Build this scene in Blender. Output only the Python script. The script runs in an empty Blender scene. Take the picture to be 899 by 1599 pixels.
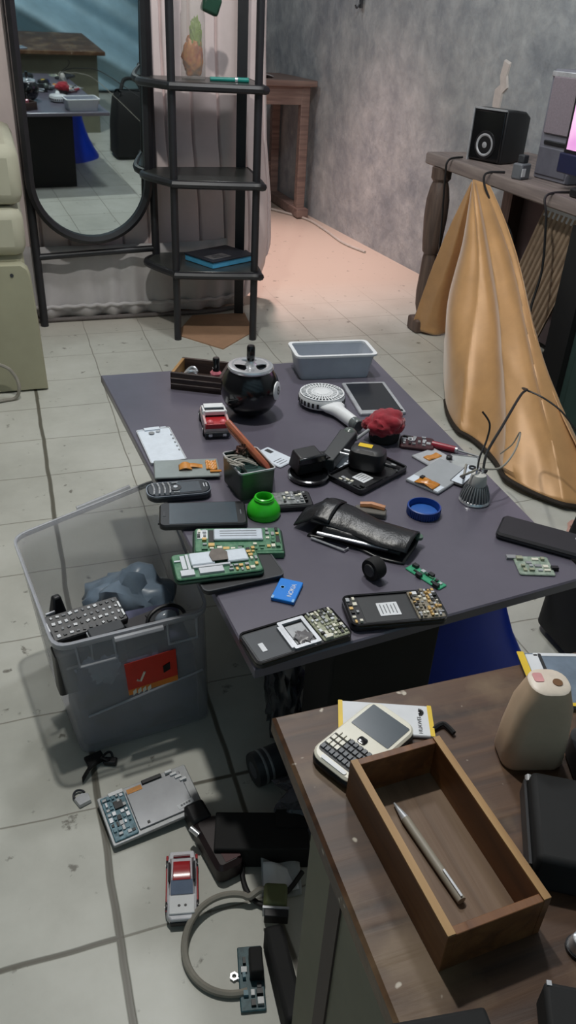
import bpy, bmesh, math, random
from mathutils import Vector, Matrix, noise
R = math.radians
rnd = random.Random(7)
S = bpy.context.scene
COL = S.collection

# ------------------------------------------------------------------ materials
def lin(c):
    return tuple(((v/255)/12.92 if v/255 <= .04045 else ((v/255+.055)/1.055)**2.4) for v in c)
def M(name, rgb, rough=.5, metal=0, var=.12, scale=30, bump=0, alpha=1, trans=0, spec=.5, coat=0, emit=None, stretch=None, sheen=0, rgb2=None, thin=False):
    m = bpy.data.materials.new(name); m.use_nodes = True
    nt = m.node_tree; N = nt.nodes; L = nt.links
    b = N['Principled BSDF']
    b.inputs['Roughness'].default_value = rough; b.inputs['Metallic'].default_value = metal
    b.inputs['Specular IOR Level'].default_value = spec
    b.inputs['Coat Weight'].default_value = coat; b.inputs['Coat Roughness'].default_value = .15
    b.inputs['Sheen Weight'].default_value = sheen
    if alpha < 1: b.inputs['Alpha'].default_value = alpha
    if trans: b.inputs['Transmission Weight'].default_value = trans
    c = lin(rgb)
    if emit:
        b.inputs['Emission Color'].default_value = (*lin(emit[0]), 1); b.inputs['Emission Strength'].default_value = emit[1]
    if var or bump or rgb2:
        tc = N.new('ShaderNodeTexCoord'); mp = N.new('ShaderNodeMapping'); nz = N.new('ShaderNodeTexNoise')
        nz.inputs['Scale'].default_value = scale; nz.inputs['Detail'].default_value = 6; nz.inputs['Roughness'].default_value = .65
        if stretch: mp.inputs['Scale'].default_value = stretch
        L.new(tc.outputs['Object'], mp.inputs[0]); L.new(mp.outputs[0], nz.inputs['Vector'])
        rp = N.new('ShaderNodeValToRGB')
        if rgb2: a, d = c, lin(rgb2)
        else: a = tuple(v*(1-var) for v in c); d = tuple(min(1, v*(1+var)) for v in c)
        rp.color_ramp.elements[0].color = (*a, 1); rp.color_ramp.elements[1].color = (*d, 1)
        rp.color_ramp.elements[0].position = .32; rp.color_ramp.elements[1].position = .68
        L.new(nz.outputs['Fac'], rp.inputs[0]); L.new(rp.outputs[0], b.inputs['Base Color'])
        if bump:
            bp = N.new('ShaderNodeBump'); bp.inputs['Strength'].default_value = bump; bp.inputs['Distance'].default_value = .01
            L.new(nz.outputs['Fac'], bp.inputs['Height']); L.new(bp.outputs[0], b.inputs['Normal'])
    else:
        b.inputs['Base Color'].default_value = (*c, 1)
    return m

def floor_mat():
    m = bpy.data.materials.new('cement_tile'); m.use_nodes = True
    nt = m.node_tree; N = nt.nodes; L = nt.links; b = N['Principled BSDF']
    def math_(op, a, c=None, clamp=False):
        n = N.new('ShaderNodeMath'); n.operation = op; n.use_clamp = clamp
        for i, v in ((0, a), (1, c)):
            if v is None: continue
            if isinstance(v, (int, float)): n.inputs[i].default_value = v
            else: L.new(v, n.inputs[i])
        return n.outputs[0]
    def ramp(f, stops):
        r = N.new('ShaderNodeValToRGB'); e = r.color_ramp.elements
        e[0].position, e[0].color = stops[0][0], (*stops[0][1], 1); e[1].position, e[1].color = stops[-1][0], (*stops[-1][1], 1)
        for p, cc in stops[1:-1]:
            x = e.new(p); x.color = (*cc, 1)
        L.new(f, r.inputs[0]); return r.outputs[0]
    def mix(f, a, c2, mode='MIX'):
        n = N.new('ShaderNodeMix'); n.data_type = 'RGBA'; n.blend_type = mode
        for i, v in ((0, f), (6, a), (7, c2)):
            if isinstance(v, (int, float)): n.inputs[i].default_value = v
            elif isinstance(v, tuple): n.inputs[i].default_value = (*v, 1)
            else: L.new(v, n.inputs[i])
        return n.outputs[2]
    tc = N.new('ShaderNodeTexCoord'); sp = N.new('ShaderNodeSeparateXYZ'); L.new(tc.outputs['Object'], sp.inputs[0])
    wob = N.new('ShaderNodeTexNoise'); wob.inputs['Scale'].default_value = 6; L.new(tc.outputs['Object'], wob.inputs['Vector'])
    w = math_('MULTIPLY', math_('SUBTRACT', wob.outputs['Fac'], .5), .012)
    X = math_('ADD', sp.outputs[0], w); Y = math_('ADD', sp.outputs[1], w)
    T = .1994
    def dist(v, off):
        f = math_('FRACT', math_('ADD', math_('DIVIDE', math_('SUBTRACT', v, off), T), 40.5))
        return math_('MULTIPLY', math_('ABSOLUTE', math_('SUBTRACT', f, .5)), T)
    dx = dist(X, .0189); dy = dist(Y, 1.9595)
    def line(d, wd, soft=.0015):
        return math_('SUBTRACT', 1, math_('DIVIDE', math_('SUBTRACT', d, wd), soft), True)
    g = math_('MAXIMUM', line(dx, .0006), line(dy, .0006))
    def step(v, at): return math_('MULTIPLY', math_('SUBTRACT', at, v), 400, True)
    m1 = line(math_('ABSOLUTE', math_('SUBTRACT', X, .0189)), .0038, .002)
    m2 = math_('MULTIPLY', line(math_('ABSOLUTE', math_('SUBTRACT', X, .2183)), .0026, .002), step(sp.outputs[1], 1.0))
    m3 = math_('MULTIPLY', line(math_('ABSOLUTE', math_('SUBTRACT', Y, .5637)), .0026, .002), step(sp.outputs[0], .02))
    m4 = math_('MULTIPLY', line(math_('ABSOLUTE', math_('SUBTRACT', Y, .7631)), .0022, .002), math_('SUBTRACT', 1, step(sp.outputs[0], .15)))
    main = math_('MAXIMUM', math_('MAXIMUM', m1, m2), math_('MAXIMUM', m3, m4))          # one wide open joint between two laid fields
    near = math_('SUBTRACT', 1, math_('DIVIDE', math_('SUBTRACT', sp.outputs[1], 2.65), .6), True)   # tiling gives way to bare cement further back
    n1 = N.new('ShaderNodeTexNoise'); n1.inputs['Scale'].default_value = 3.2; n1.inputs['Detail'].default_value = 8; n1.inputs['Roughness'].default_value = .65
    L.new(tc.outputs['Object'], n1.inputs['Vector'])
    n2 = N.new('ShaderNodeTexNoise'); n2.inputs['Scale'].default_value = 26; n2.inputs['Detail'].default_value = 5; n2.inputs['Roughness'].default_value = .6
    L.new(tc.outputs['Object'], n2.inputs['Vector'])
    base = ramp(n1.outputs['Fac'], [(.3, lin((172, 172, 163))), (.55, lin((192, 192, 183))), (.75, lin((204, 204, 197)))])
    base = mix(near, lin((186, 172, 158)), base)
    spots = ramp(n2.outputs['Fac'], [(.30, (1, 1, 1)), (.355, (0, 0, 0))])
    base = mix(math_('MULTIPLY', spots, .8), base, lin((92, 88, 78)))
    gj = math_('MULTIPLY', g, math_('MULTIPLY', near, .75))
    base = mix(gj, base, lin((108, 102, 90)))
    base = mix(math_('MULTIPLY', main, math_('MULTIPLY', near, .9)), base, lin((84, 80, 68)))
    L.new(base, b.inputs['Base Color']); b.inputs['Roughness'].default_value = .45
    h = math_('SUBTRACT', math_('MULTIPLY', n2.outputs['Fac'], .15), math_('MAXIMUM', gj, main))
    bp = N.new('ShaderNodeBump'); bp.inputs['Strength'].default_value = .35; bp.inputs['Distance'].default_value = .002
    L.new(h, bp.inputs['Height']); L.new(bp.outputs[0], b.inputs['Normal'])
    return m

def plaster_mat():
    m = bpy.data.materials.new('stained_plaster'); m.use_nodes = True
    nt = m.node_tree; N = nt.nodes; L = nt.links; b = N['Principled BSDF']; b.inputs['Roughness'].default_value = .9
    tc = N.new('ShaderNodeTexCoord')
    def nz(s, d, r=.6, dist=0):
        n = N.new('ShaderNodeTexNoise'); n.inputs['Scale'].default_value = s; n.inputs['Detail'].default_value = d; n.inputs['Roughness'].default_value = r
        n.inputs['Distortion'].default_value = dist
        L.new(tc.outputs['Object'], n.inputs['Vector']); return n.outputs['Fac']
    def ramp(f, st):
        r = N.new('ShaderNodeValToRGB'); e = r.color_ramp.elements
        e[0].position, e[0].color = st[0][0], (*lin(st[0][1]), 1); e[1].position, e[1].color = st[-1][0], (*lin(st[-1][1]), 1)
        for p, c in st[1:-1]:
            x = e.new(p); x.color = (*lin(c), 1)
        L.new(f, r.inputs[0]); return r.outputs[0]
    big = ramp(nz(2.2, 5, .6, .6), [(.34, (114, 122, 130)), (.5, (142, 148, 152)), (.64, (166, 170, 170))])
    fine = ramp(nz(9, 8, .65, .3), [(.36, (134, 138, 142)), (.52, (168, 171, 172)), (.66, (196, 198, 197))])
    mx = N.new('ShaderNodeMix'); mx.data_type = 'RGBA'; mx.blend_type = 'MIX'; mx.inputs[0].default_value = .5
    L.new(big, mx.inputs[6]); L.new(fine, mx.inputs[7]); L.new(mx.outputs[2], b.inputs['Base Color'])
    bp = N.new('ShaderNodeBump'); bp.inputs['Strength'].default_value = .4; bp.inputs['Distance'].default_value = .02
    L.new(nz(14, 8), bp.inputs['Height']); L.new(bp.outputs[0], b.inputs['Normal'])
    return m

def wood_mat(name, c1, c2, c3, rough=.6, axis='Y', worn=None):
    m = bpy.data.materials.new(name); m.use_nodes = True
    nt = m.node_tree; N = nt.nodes; L = nt.links; b = N['Principled BSDF']; b.inputs['Roughness'].default_value = rough
    tc = N.new('ShaderNodeTexCoord'); mp = N.new('ShaderNodeMapping'); L.new(tc.outputs['Object'], mp.inputs[0])
    mp.inputs['Scale'].default_value = {'X': (2, 30, 30), 'Y': (30, 2, 30), 'Z': (30, 30, 2)}[axis]
    n = N.new('ShaderNodeTexNoise'); n.inputs['Scale'].default_value = 2; n.inputs['Detail'].default_value = 8; n.inputs['Distortion'].default_value = .6
    L.new(mp.outputs[0], n.inputs['Vector'])
    r = N.new('ShaderNodeValToRGB'); e = r.color_ramp.elements
    e[0].position, e[0].color = .3, (*lin(c1), 1); e[1].position, e[1].color = .7, (*lin(c3), 1)
    x = e.new(.5); x.color = (*lin(c2), 1)
    L.new(n.outputs['Fac'], r.inputs[0]); out = r.outputs[0]
    if worn:
        n2 = N.new('ShaderNodeTexNoise'); n2.inputs['Scale'].default_value = 11; n2.inputs['Detail'].default_value = 7; L.new(tc.outputs['Object'], n2.inputs['Vector'])
        r2 = N.new('ShaderNodeValToRGB'); r2.color_ramp.elements[0].position = .5; r2.color_ramp.elements[1].position = .64
        L.new(n2.outputs['Fac'], r2.inputs[0])
        mx = N.new('ShaderNodeMix'); mx.data_type = 'RGBA'; L.new(r2.outputs[0], mx.inputs[0]); L.new(out, mx.inputs[6]); mx.inputs[7].default_value = (*lin(worn), 1)
        n3 = N.new('ShaderNodeTexNoise'); n3.inputs['Scale'].default_value = 60; L.new(tc.outputs['Object'], n3.inputs['Vector'])
        r3 = N.new('ShaderNodeValToRGB'); r3.color_ramp.elements[0].position = .70; r3.color_ramp.elements[1].position = .74
        L.new(n3.outputs['Fac'], r3.inputs[0])
        m3 = N.new('ShaderNodeMix'); m3.data_type = 'RGBA'; L.new(r3.outputs[0], m3.inputs[0]); L.new(mx.outputs[2], m3.inputs[6]); m3.inputs[7].default_value = (*lin((190, 180, 165)), 1)
        out = m3.outputs[2]
    L.new(out, b.inputs['Base Color'])
    bp = N.new('ShaderNodeBump'); bp.inputs['Strength'].default_value = .25; bp.inputs['Distance'].default_value = .003
    L.new(n.outputs['Fac'], bp.inputs['Height']); L.new(bp.outputs[0], b.inputs['Normal'])
    return m

BLK = M('black_plastic', (26, 26, 29), .45)
BLKG = M('gloss_black', (16, 16, 19), .15, coat=.4, var=.05)
MATTE = M('matte_black', (20, 20, 21), .8)
DKG = M('dark_grey_plastic', (52, 54, 58), .5)
MIDG = M('mid_grey_plastic', (104, 107, 112), .5)
LCDG = M('dark_display', (70, 80, 88), .25, coat=.3, var=.06)
LCDK = M('black_display', (34, 35, 40), .2, coat=.3, var=.06)
WHT = M('white_plastic', (226, 228, 230), .4, var=.04)
WHT2 = M('white_panel', (214, 222, 232), .35, var=.06, scale=80)
CREAM = M('cream_plastic', (226, 222, 206), .35, var=.04)
PAPER = M('paper_label', (222, 224, 228), .7, var=.05)
SILV = M('brushed_silver', (196, 198, 202), .35, metal=.45, var=.15, scale=60)
CHROME = M('chrome', (222, 224, 228), .25, metal=.7, var=.03)
STEEL = M('dull_steel', (152, 154, 156), .45, metal=.4, var=.15, scale=60)
GOLDC = M('gold_contact', (206, 172, 112), .4, metal=.5)
PCBG = M('green_circuit_board', (44, 104, 74), .45, scale=120, var=.35, rgb2=(96, 140, 108))
PCBT = M('teal_circuit_board', (30, 70, 80), .45, scale=120, var=.35, rgb2=(120, 160, 175))
PCBK = M('tan_circuit_board', (96, 90, 80), .5, scale=160, var=.4, rgb2=(170, 160, 140))
PCBY = M('olive_circuit_board', (120, 122, 100), .5, scale=160, var=.4, rgb2=(186, 190, 164))
FLEX = M('orange_flex', (206, 140, 66), .35, var=.2, scale=70)
AMBER = M('amber_tape', (186, 118, 30), .3, var=.25, scale=60)
YEL = M('yellow_tape', (226, 190, 40), .45, var=.08)
BLUEB = M('blue_label', (20, 128, 224), .35, var=.05)
BLUEC = M('blue_cap_plastic', (22, 62, 138), .35, var=.06)
BLUED = M('deep_blue_plastic', (22, 60, 186), .4, var=.1, scale=8)
GREENC = M('bright_green_plastic', (52, 196, 40), .3, var=.06)
RED = M('red_fabric', (146, 14, 36), .8, var=.25, scale=60, bump=.2, sheen=.3)
REDP = M('red_paint', (170, 34, 40), .3, var=.06, coat=.4)
REDD = M('dull_red_paint', (150, 64, 62), .45, var=.15, rgb2=(186, 110, 70), scale=20)
REDCL = M('clear_red_plastic', (150, 40, 56), .25, var=.1)
PINK = M('pink_glass', (196, 110, 124), .2, var=.05, coat=.4)
IRON = M('black_iron', (34, 34, 38), .45, var=.15)
GLASSK = M('dark_shelf_laminate', (60, 62, 60), .3, var=.15, scale=12)
GOLD = M('gold_satin', (196, 150, 98), .42, metal=.1, var=.10, scale=9, sheen=.4)
HEM = M('dark_hem', (40, 32, 24), .8)
TABLE = M('purple_vinyl', (94, 90, 102), .3, var=.10, scale=7, coat=.25)
FLOORM = floor_mat(); PLASTER = plaster_mat()
OLD = wood_mat('worn_brown_wood', (48, 30, 18), (74, 49, 31), (94, 66, 43), .5, 'X', worn=(114, 92, 68))
TRAYW = wood_mat('tray_wood', (84, 50, 26), (112, 70, 38), (132, 88, 50), .5, 'Y')
TRAYE = wood_mat('pale_tray_edge', (142, 106, 62), (166, 128, 80), (182, 146, 96), .55, 'Y')
TRAYB = wood_mat('tray_bottom_wood', (98, 76, 58), (112, 88, 68), (124, 100, 78), .6, 'Y')
STANDW = wood_mat('grey_brown_wood', (104, 94, 92), (124, 112, 108), (142, 130, 124), .6, 'Y')
LEGW = wood_mat('turned_leg_wood', (74, 60, 54), (92, 76, 68), (108, 90, 80), .55, 'Z')
DESKW = wood_mat('far_desk_wood', (104, 84, 78), (122, 102, 94), (140, 118, 108), .6, 'X')
BOXW = wood_mat('dark_box_wood', (46, 36, 34), (62, 48, 44), (80, 62, 54), .55, 'X')
CARD = M('brown_cardboard', (168, 132, 104), .85, var=.1, scale=12)
PADDED = M('pale_mauve_upholstery', (222, 206, 204), .85, var=.08, scale=5, bump=.1)
SKIRT = M('pale_grey_skirt_cloth', (184, 180, 180), .85, var=.08, scale=6)
SOFA = M('beige_sofa_vinyl', (160, 158, 134), .6, var=.08, scale=4)
SOFA2 = M('beige_sofa_cushion', (176, 174, 154), .65, var=.08, scale=4)
BAGP = M('blue_grey_plastic_bag', (124, 142, 160), .35, var=.2, scale=14, alpha=.75)
BAGK = M('black_plastic_bag', (30, 30, 33), .3, var=.3, scale=20)
BIN = M('frosted_plastic', (182, 182, 188), .4, var=.06, scale=5, alpha=.34)
BINR = M('frosted_rim_plastic', (190, 192, 200), .3, var=.04, scale=5, alpha=.55)
STKR = M('red_sticker', (206, 48, 30), .5, var=.1)
STKO = M('orange_sticker', (226, 130, 40), .5, var=.1)
LEATHER = M('black_leather', (28, 29, 32), .32, var=.2, scale=60, bump=.15)
CABLEM = M('black_cable', (22, 21, 22), .5)
CABLEW = M('pale_cable', (176, 172, 164), .55)
CABLEG = M('grey_cable', (142, 138, 128), .5)
OLIVE = M('olive_plastic', (98, 104, 66), .5)
BOTTLE = M('milky_plastic', (206, 178, 150), .4, var=.1, scale=20)
GREENDK = M('dark_green_metal', (58, 78, 74), .5, var=.12, scale=6)
TARP = M('blue_grey_tarpaulin', (160, 190, 204), .35, var=.2, scale=3)
SLAT = M('beige_slats', (172, 150, 128), .6, var=.15, scale=25)
PANELG = M('pale_greenish_panel', (112, 112, 94), .6, var=.12, scale=7)
TOWER = M('grey_speaker_plastic', (112, 112, 122), .5, var=.06)
GRILLE = M('speaker_grille_cloth', (132, 122, 130), .8, var=.1, scale=200)
FOILG = M('clear_jar_glass', (190, 186, 180), .15, alpha=.32, var=0)
FOOD = M('orange_snack_wrapper', (206, 140, 60), .4, var=0, scale=30, rgb2=(150, 40, 24))
GREENW = M('green_wrapper', (120, 150, 40), .4, var=.2)
LID_G = M('dark_green_lid', (30, 66, 50), .4)
TEAL = M('teal_plastic', (30, 130, 120), .4)
BOOKD = M('dark_book_cover', (42, 46, 56), .5, var=.15, scale=30)
BOOKB = M('light_blue_pages', (88, 176, 220), .5, var=.08)
PINKC = M('pale_pink_cloth', (190, 150, 138), .9, var=.06)
TINM = M('olive_tin', (84, 92, 84), .4, metal=.4, var=.2, scale=40)
TING = M('dark_green_lining', (26, 62, 58), .6, var=.2)
BATSIL = M('battery_silver', (196, 204, 214), .4, metal=.3, var=.08, scale=60)
PURPLEP = M('indigo_bag_plastic', (26, 26, 40), .4, scale=12, rgb2=(96, 100, 132))

# ------------------------------------------------------------------ mesh builder
class B:
    def __init__(s): s.bm = bmesh.new()
    def box(s, c, d, rz=0, ry=0, rx=0, top=1.0):
        m = Matrix.Translation(c) @ Matrix.Rotation(R(rz), 4, 'Z') @ Matrix.Rotation(R(ry), 4, 'Y') @ Matrix.Rotation(R(rx), 4, 'X')
        v = []
        for z in (-.5, .5):
            k = top if z > 0 else 1
            for x, y in ((-.5, -.5), (.5, -.5), (.5, .5), (-.5, .5)):
                v.append(s.bm.verts.new(m @ Vector((x*d[0]*k, y*d[1]*k, z*d[2]))))
        for f in ((3, 2, 1, 0), (4, 5, 6, 7), (0, 1, 5, 4), (1, 2, 6, 5), (2, 3, 7, 6), (3, 0, 4, 7)):
            s.bm.faces.new([v[i] for i in f])
        return s
    def loft(s, rings, cap0=True, cap1=True, closed=True):
        vs = [[s.bm.verts.new(p) for p in r] for r in rings]
        n = len(rings[0])
        for a, b in zip(vs, vs[1:]):
            for i in range(n if closed else n-1):
                j = (i+1) % n
                s.bm.faces.new((a[i], a[j], b[j], b[i]))
        if closed and cap0: s.bm.faces.new(vs[0][::-1])
        if closed and cap1: s.bm.faces.new(vs[-1])
        return s
    def lathe(s, prof, c=(0, 0, 0), n=32, cap0=True, cap1=True, mat=None):
        rings = []
        for r, z in prof:
            r = max(r, 1e-5)
            ring = [Vector((r*math.cos(2*math.pi*i/n), r*math.sin(2*math.pi*i/n), z)) for i in range(n)]
            if mat: ring = [mat @ p for p in ring]
            rings.append([p + Vector(c) for p in ring])
        return s.loft(rings, cap0, cap1)
    def cyl(s, a, b, r0, r1=None, n=16):
        a, b = Vector(a), Vector(b); r1 = r0 if r1 is None else r1
        q = (b-a).to_track_quat('Z', 'Y').to_matrix()
        rings = []
        for p, r in ((a, r0), (b, r1)):
            rings.append([p + q @ Vector((r*math.cos(2*math.pi*i/n), r*math.sin(2*math.pi*i/n), 0)) for i in range(n)])
        return s.loft(rings)
    def tube(s, pts, r, n=8, taper=None):
        pts = [Vector(p) for p in pts]; rings = []; up = Vector((0, 0, 1)); prev = None
        for i, p in enumerate(pts):
            t = (pts[min(i+1, len(pts)-1)] - pts[max(i-1, 0)]).normalized()
            if prev is None: a = t.orthogonal().normalized()
            else:
                a = (prev - t*prev.dot(t))
                a = a.normalized() if a.length > 1e-6 else t.orthogonal().normalized()
            prev = a; b = t.cross(a)
            rr_ = r if taper is None else r*(1+(taper-1)*i/(len(pts)-1))
            rings.append([p + a*rr_*math.cos(2*math.pi*k/n) + b*rr_*math.sin(2*math.pi*k/n) for k in range(n)])
        return s.loft(rings)
    def sphere(s, c, r, n=20, m=12, sc=(1, 1, 1)):
        prof = [(math.sin(math.pi*i/m), -math.cos(math.pi*i/m)) for i in range(m+1)]
        rings = [[Vector((max(a, 1e-4)*math.cos(2*math.pi*k/n)*r*sc[0]+c[0], max(a, 1e-4)*math.sin(2*math.pi*k/n)*r*sc[1]+c[1], z*r*sc[2]+c[2])) for k in range(n)] for a, z in prof]
        return s.loft(rings)
    def stack(s, poly, steps):
        """poly: 2-D outline; steps: (inset, z) from bottom to top"""
        def inset(d):
            n = len(poly); out = []
            for i in range(n):
                p, q, t = Vector(poly[i-1]), Vector(poly[i]), Vector(poly[(i+1) % n])
                e1 = (q-p).normalized(); e2 = (t-q).normalized()
                nn = Vector((-e1.y-e2.y, e1.x+e2.x)); nn = nn.normalized() if nn.length > 1e-9 else Vector((-e1.y, e1.x))
                k = max(.5, nn.dot(Vector((-e1.y, e1.x))))
                out.append(q + nn*d/k)
            return out
        return s.loft([[(p[0], p[1], z) for p in inset(d)] for d, z in steps])
    def grid(s, f, nu, nv):
        v = [[s.bm.verts.new(f(i/nu, j/nv)) for i in range(nu+1)] for j in range(nv+1)]
        for j in range(nv):
            for i in range(nu): s.bm.faces.new((v[j][i], v[j][i+1], v[j+1][i+1], v[j+1][i]))
        return s

def rr(w, l, r, n=5, cx=0, cy=0):
    """rounded rectangle w (x) by l (y), counter-clockwise"""
    out = []
    for (x, y, a0) in ((w/2-r, l/2-r, 0), (-w/2+r, l/2-r, 90), (-w/2+r, -l/2+r, 180), (w/2-r, -l/2+r, 270)):
        for i in range(n+1):
            a = R(a0+90*i/n); out.append((cx+x+r*math.cos(a), cy+y+r*math.sin(a)))
    return out

def put(name, b, mat, parent=None, smooth=True, bevel=0, solid=0, subsurf=0, angle=38):
    bmesh.ops.recalc_face_normals(b.bm, faces=b.bm.faces)
    me = bpy.data.meshes.new(name); b.bm.to_mesh(me); b.bm.free()
    for m in (mat if isinstance(mat, (list, tuple)) else [mat]): me.materials.append(m)
    if smooth:
        for p in me.polygons: p.use_smooth = True
        me.set_sharp_from_angle(angle=R(angle))
    o = bpy.data.objects.new(name, me); COL.objects.link(o)
    if parent: o.parent = parent
    if solid:
        md = o.modifiers.new('thickness', 'SOLIDIFY'); md.thickness = solid; md.offset = 0
    if bevel:
        md = o.modifiers.new('bevel', 'BEVEL'); md.width = bevel; md.segments = 2; md.limit_method = 'ANGLE'; md.angle_limit = R(40)
    if subsurf:
        md = o.modifiers.new('smooth', 'SUBSURF'); md.levels = subsurf; md.render_levels = subsurf
    return o
def tag(o, label=None, cat=None, group=None, kind=None):
    if label: o['label'] = label
    if cat: o['category'] = cat
    if group: o['group'] = group
    if kind: o['kind'] = kind
    return o
def thing(name, label, cat, loc=(0, 0, 0), rz=0, group=None):
    o = bpy.data.objects.new(name, None); o.empty_display_size = .03; COL.objects.link(o)
    o.location = loc; o.rotation_euler = (0, 0, R(rz))
    return tag(o, label, cat, group)
def text(name, s, size, loc, rot, mat, parent, depth=.0002):
    cu = bpy.data.curves.new(name, 'FONT'); cu.body = s; cu.size = size; cu.align_x = 'CENTER'; cu.align_y = 'CENTER'; cu.extrude = depth
    cu.materials.append(mat); o = bpy.data.objects.new(name, cu); COL.objects.link(o)
    o.location = loc; o.rotation_euler = rot
    me = bpy.data.meshes.new_from_object(o); COL.objects.unlink(o); bpy.data.objects.remove(o)
    o = bpy.data.objects.new(name, me); COL.objects.link(o); o.location = loc; o.rotation_euler = rot
    if parent: o.parent = parent
    return o
def spline(pts, n=8):
    pts = [Vector(p) for p in pts]; out = []
    for i in range(len(pts)-1):
        p0, p1, p2, p3 = pts[max(i-1, 0)], pts[i], pts[i+1], pts[min(i+2, len(pts)-1)]
        for k in range(n):
            t = k/n
            out.append(.5*((2*p1)+(p2-p0)*t+(2*p0-5*p1+4*p2-p3)*t*t+(3*p1-p0-3*p2+p3)*t**3))
    out.append(pts[-1]); return out
UNIT = {}
def bit(name, parent, c, d, mat, rz=0):
    """small box part; copies of one kind share a mesh"""
    k = (name, mat.name)
    if k not in UNIT:
        b = B().box((0, 0, 0), (1, 1, 1), top=.94)
        bmesh.ops.recalc_face_normals(b.bm, faces=b.bm.faces)
        me = bpy.data.meshes.new(name); b.bm.to_mesh(me); b.bm.free(); me.materials.append(mat); UNIT[k] = me
    o = bpy.data.objects.new(name, UNIT[k]); COL.objects.link(o); o.parent = parent
    o.location = c; o.scale = d; o.rotation_euler = (0, 0, R(rz)); return o
def chips(parent, x0, x1, y0, y1, nx, ny, z, mats, fill=.85, h=.0028):
    for i in range(nx):
        for j in range(ny):
            if rnd.random() > fill: continue
            w, l = (x1-x0)/nx, (y1-y0)/ny
            hh = h*rnd.uniform(.5, 1.2)
            bit('chip', parent, (x0+w*(i+.5)+rnd.uniform(-.1, .1)*w, y0+l*(j+.5)+rnd.uniform(-.1, .1)*l, z+hh/2),
                (w*rnd.uniform(.45, .95), l*rnd.uniform(.4, .95), hh), rnd.choice(mats))
def slab(name, w, l, z0, z1, r, mat, parent, e=.0012):
    e = min(e, (z1-z0)*.4)
    return put(name, B().stack(rr(w, l, r), [(e, z0), (0, z0+e), (0, z1-e), (e, z1)]), mat, parent)
def patch(name, w, l, x, y, z, mat, parent, r=.0008, t=.0004, rz=0):
    o = put(name, B().stack(rr(w, l, r, 3), [(0, 0), (0, t)]), mat, parent); o.location = (x, y, z); o.rotation_euler.z = R(rz); return o
def frame(name, w, l, z0, z1, r, t, mat, parent):
    o, i = rr(w, l, r), rr(w-2*t, l-2*t, max(r-t, .0005))
    b = B(); rings = [[(p[0], p[1], z) for p in q] for q, z in ((o, z0), (o, z1), (i, z1), (i, z0), (o, z0))]
    b.loft(rings, False, False); bmesh.ops.remove_doubles(b.bm, verts=b.bm.verts, dist=1e-6)
    return put(name, b, mat, parent)
def crumple(name, c, rad, mat, seed, amp=.35, freq=2.2, parent=None, flat=None, n=4):
    bm = bmesh.new(); bmesh.ops.create_icosphere(bm, subdivisions=n, radius=1)
    for v in bm.verts:
        d = v.co.normalized(); o = Vector((seed*3.1, seed*1.7, seed))
        k = 1 + amp*(abs(noise.noise(d*freq+o))*2-.5) + amp*.5*(abs(noise.noise(d*freq*2.6+o))*2-.5)
        p = Vector((d.x*rad[0]*k, d.y*rad[1]*k, d.z*rad[2]*k))
        if flat is not None and p.z < flat: p.z = flat + (p.z-flat)*.05
        v.co = p
    b = B(); b.bm.free(); b.bm = bm
    o = put(name, b, mat, parent, angle=50); o.location = c; return o

# ------------------------------------------------------------------ the room
def struct(name, b, mat, **k):
    o = put(name, b, mat, smooth=False, **k); o['kind'] = 'structure'; return o
struct('floor', B().box((.2, 2, -.05), (4.6, 8, .1)), FLOORM)
wr = struct('wall_right', B().box((0, 0, 0), (.12, 9, 2.7)), PLASTER); wr.location = (1.805+.06, 3.3, 1.35); wr.rotation_euler.z = R(3.83)
wr.location = (1.805+.06+.067*1.3, 2.0, 1.35)
struct('wall_back', B().box((.2, 5.66, 1.35), (4.6, .12, 2.7)), PLASTER)
DIM = M('low_bounce_plaster', (92, 92, 92), .95, var=.25, scale=4)  # plaster colour darkened so the unseen walls and ceiling bounce less light
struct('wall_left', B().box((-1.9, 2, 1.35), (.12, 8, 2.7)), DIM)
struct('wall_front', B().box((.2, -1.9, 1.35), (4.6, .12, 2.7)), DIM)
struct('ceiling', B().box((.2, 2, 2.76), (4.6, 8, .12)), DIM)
# paler patch where the plaster was mended, right wall behind the speaker
b = B(); pl = [(0, 0), (.045, -.01), (.05, .05), (.075, .07), (.06, .11), (.068, .15), (.03, .16), (.02, .11), (.03, .08), (.0, .06)]
b.loft([[(0, -p[0], p[1]) for p in pl], [(-.006, -p[0]*.94, p[1]*.96) for p in pl]])
o = struct('trim_1', b, M('pale_mended_plaster', (196, 188, 182), .9, var=.1)); o.location = (1.829, 2.94, .735); o.rotation_euler.z = R(3.83)
# tarpaulin hung behind the camera: only the mirror shows it
def tf(u, v):
    x = -1.6+3.4*u; z = .02+2.5*v
    s = x*.75+z*1.5
    return (x, -.62+.12*math.sin(s*6.5)+.06*math.sin(s*15+1)+.05*noise.noise(Vector((x*2, z*2, 0))), z)
tag(put('tarpaulin', B().grid(tf, 300, 200), TARP, solid=.004), 'blue-grey tarpaulin hung in slanting folds, seen in the oval mirror', 'tarpaulin')

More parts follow.
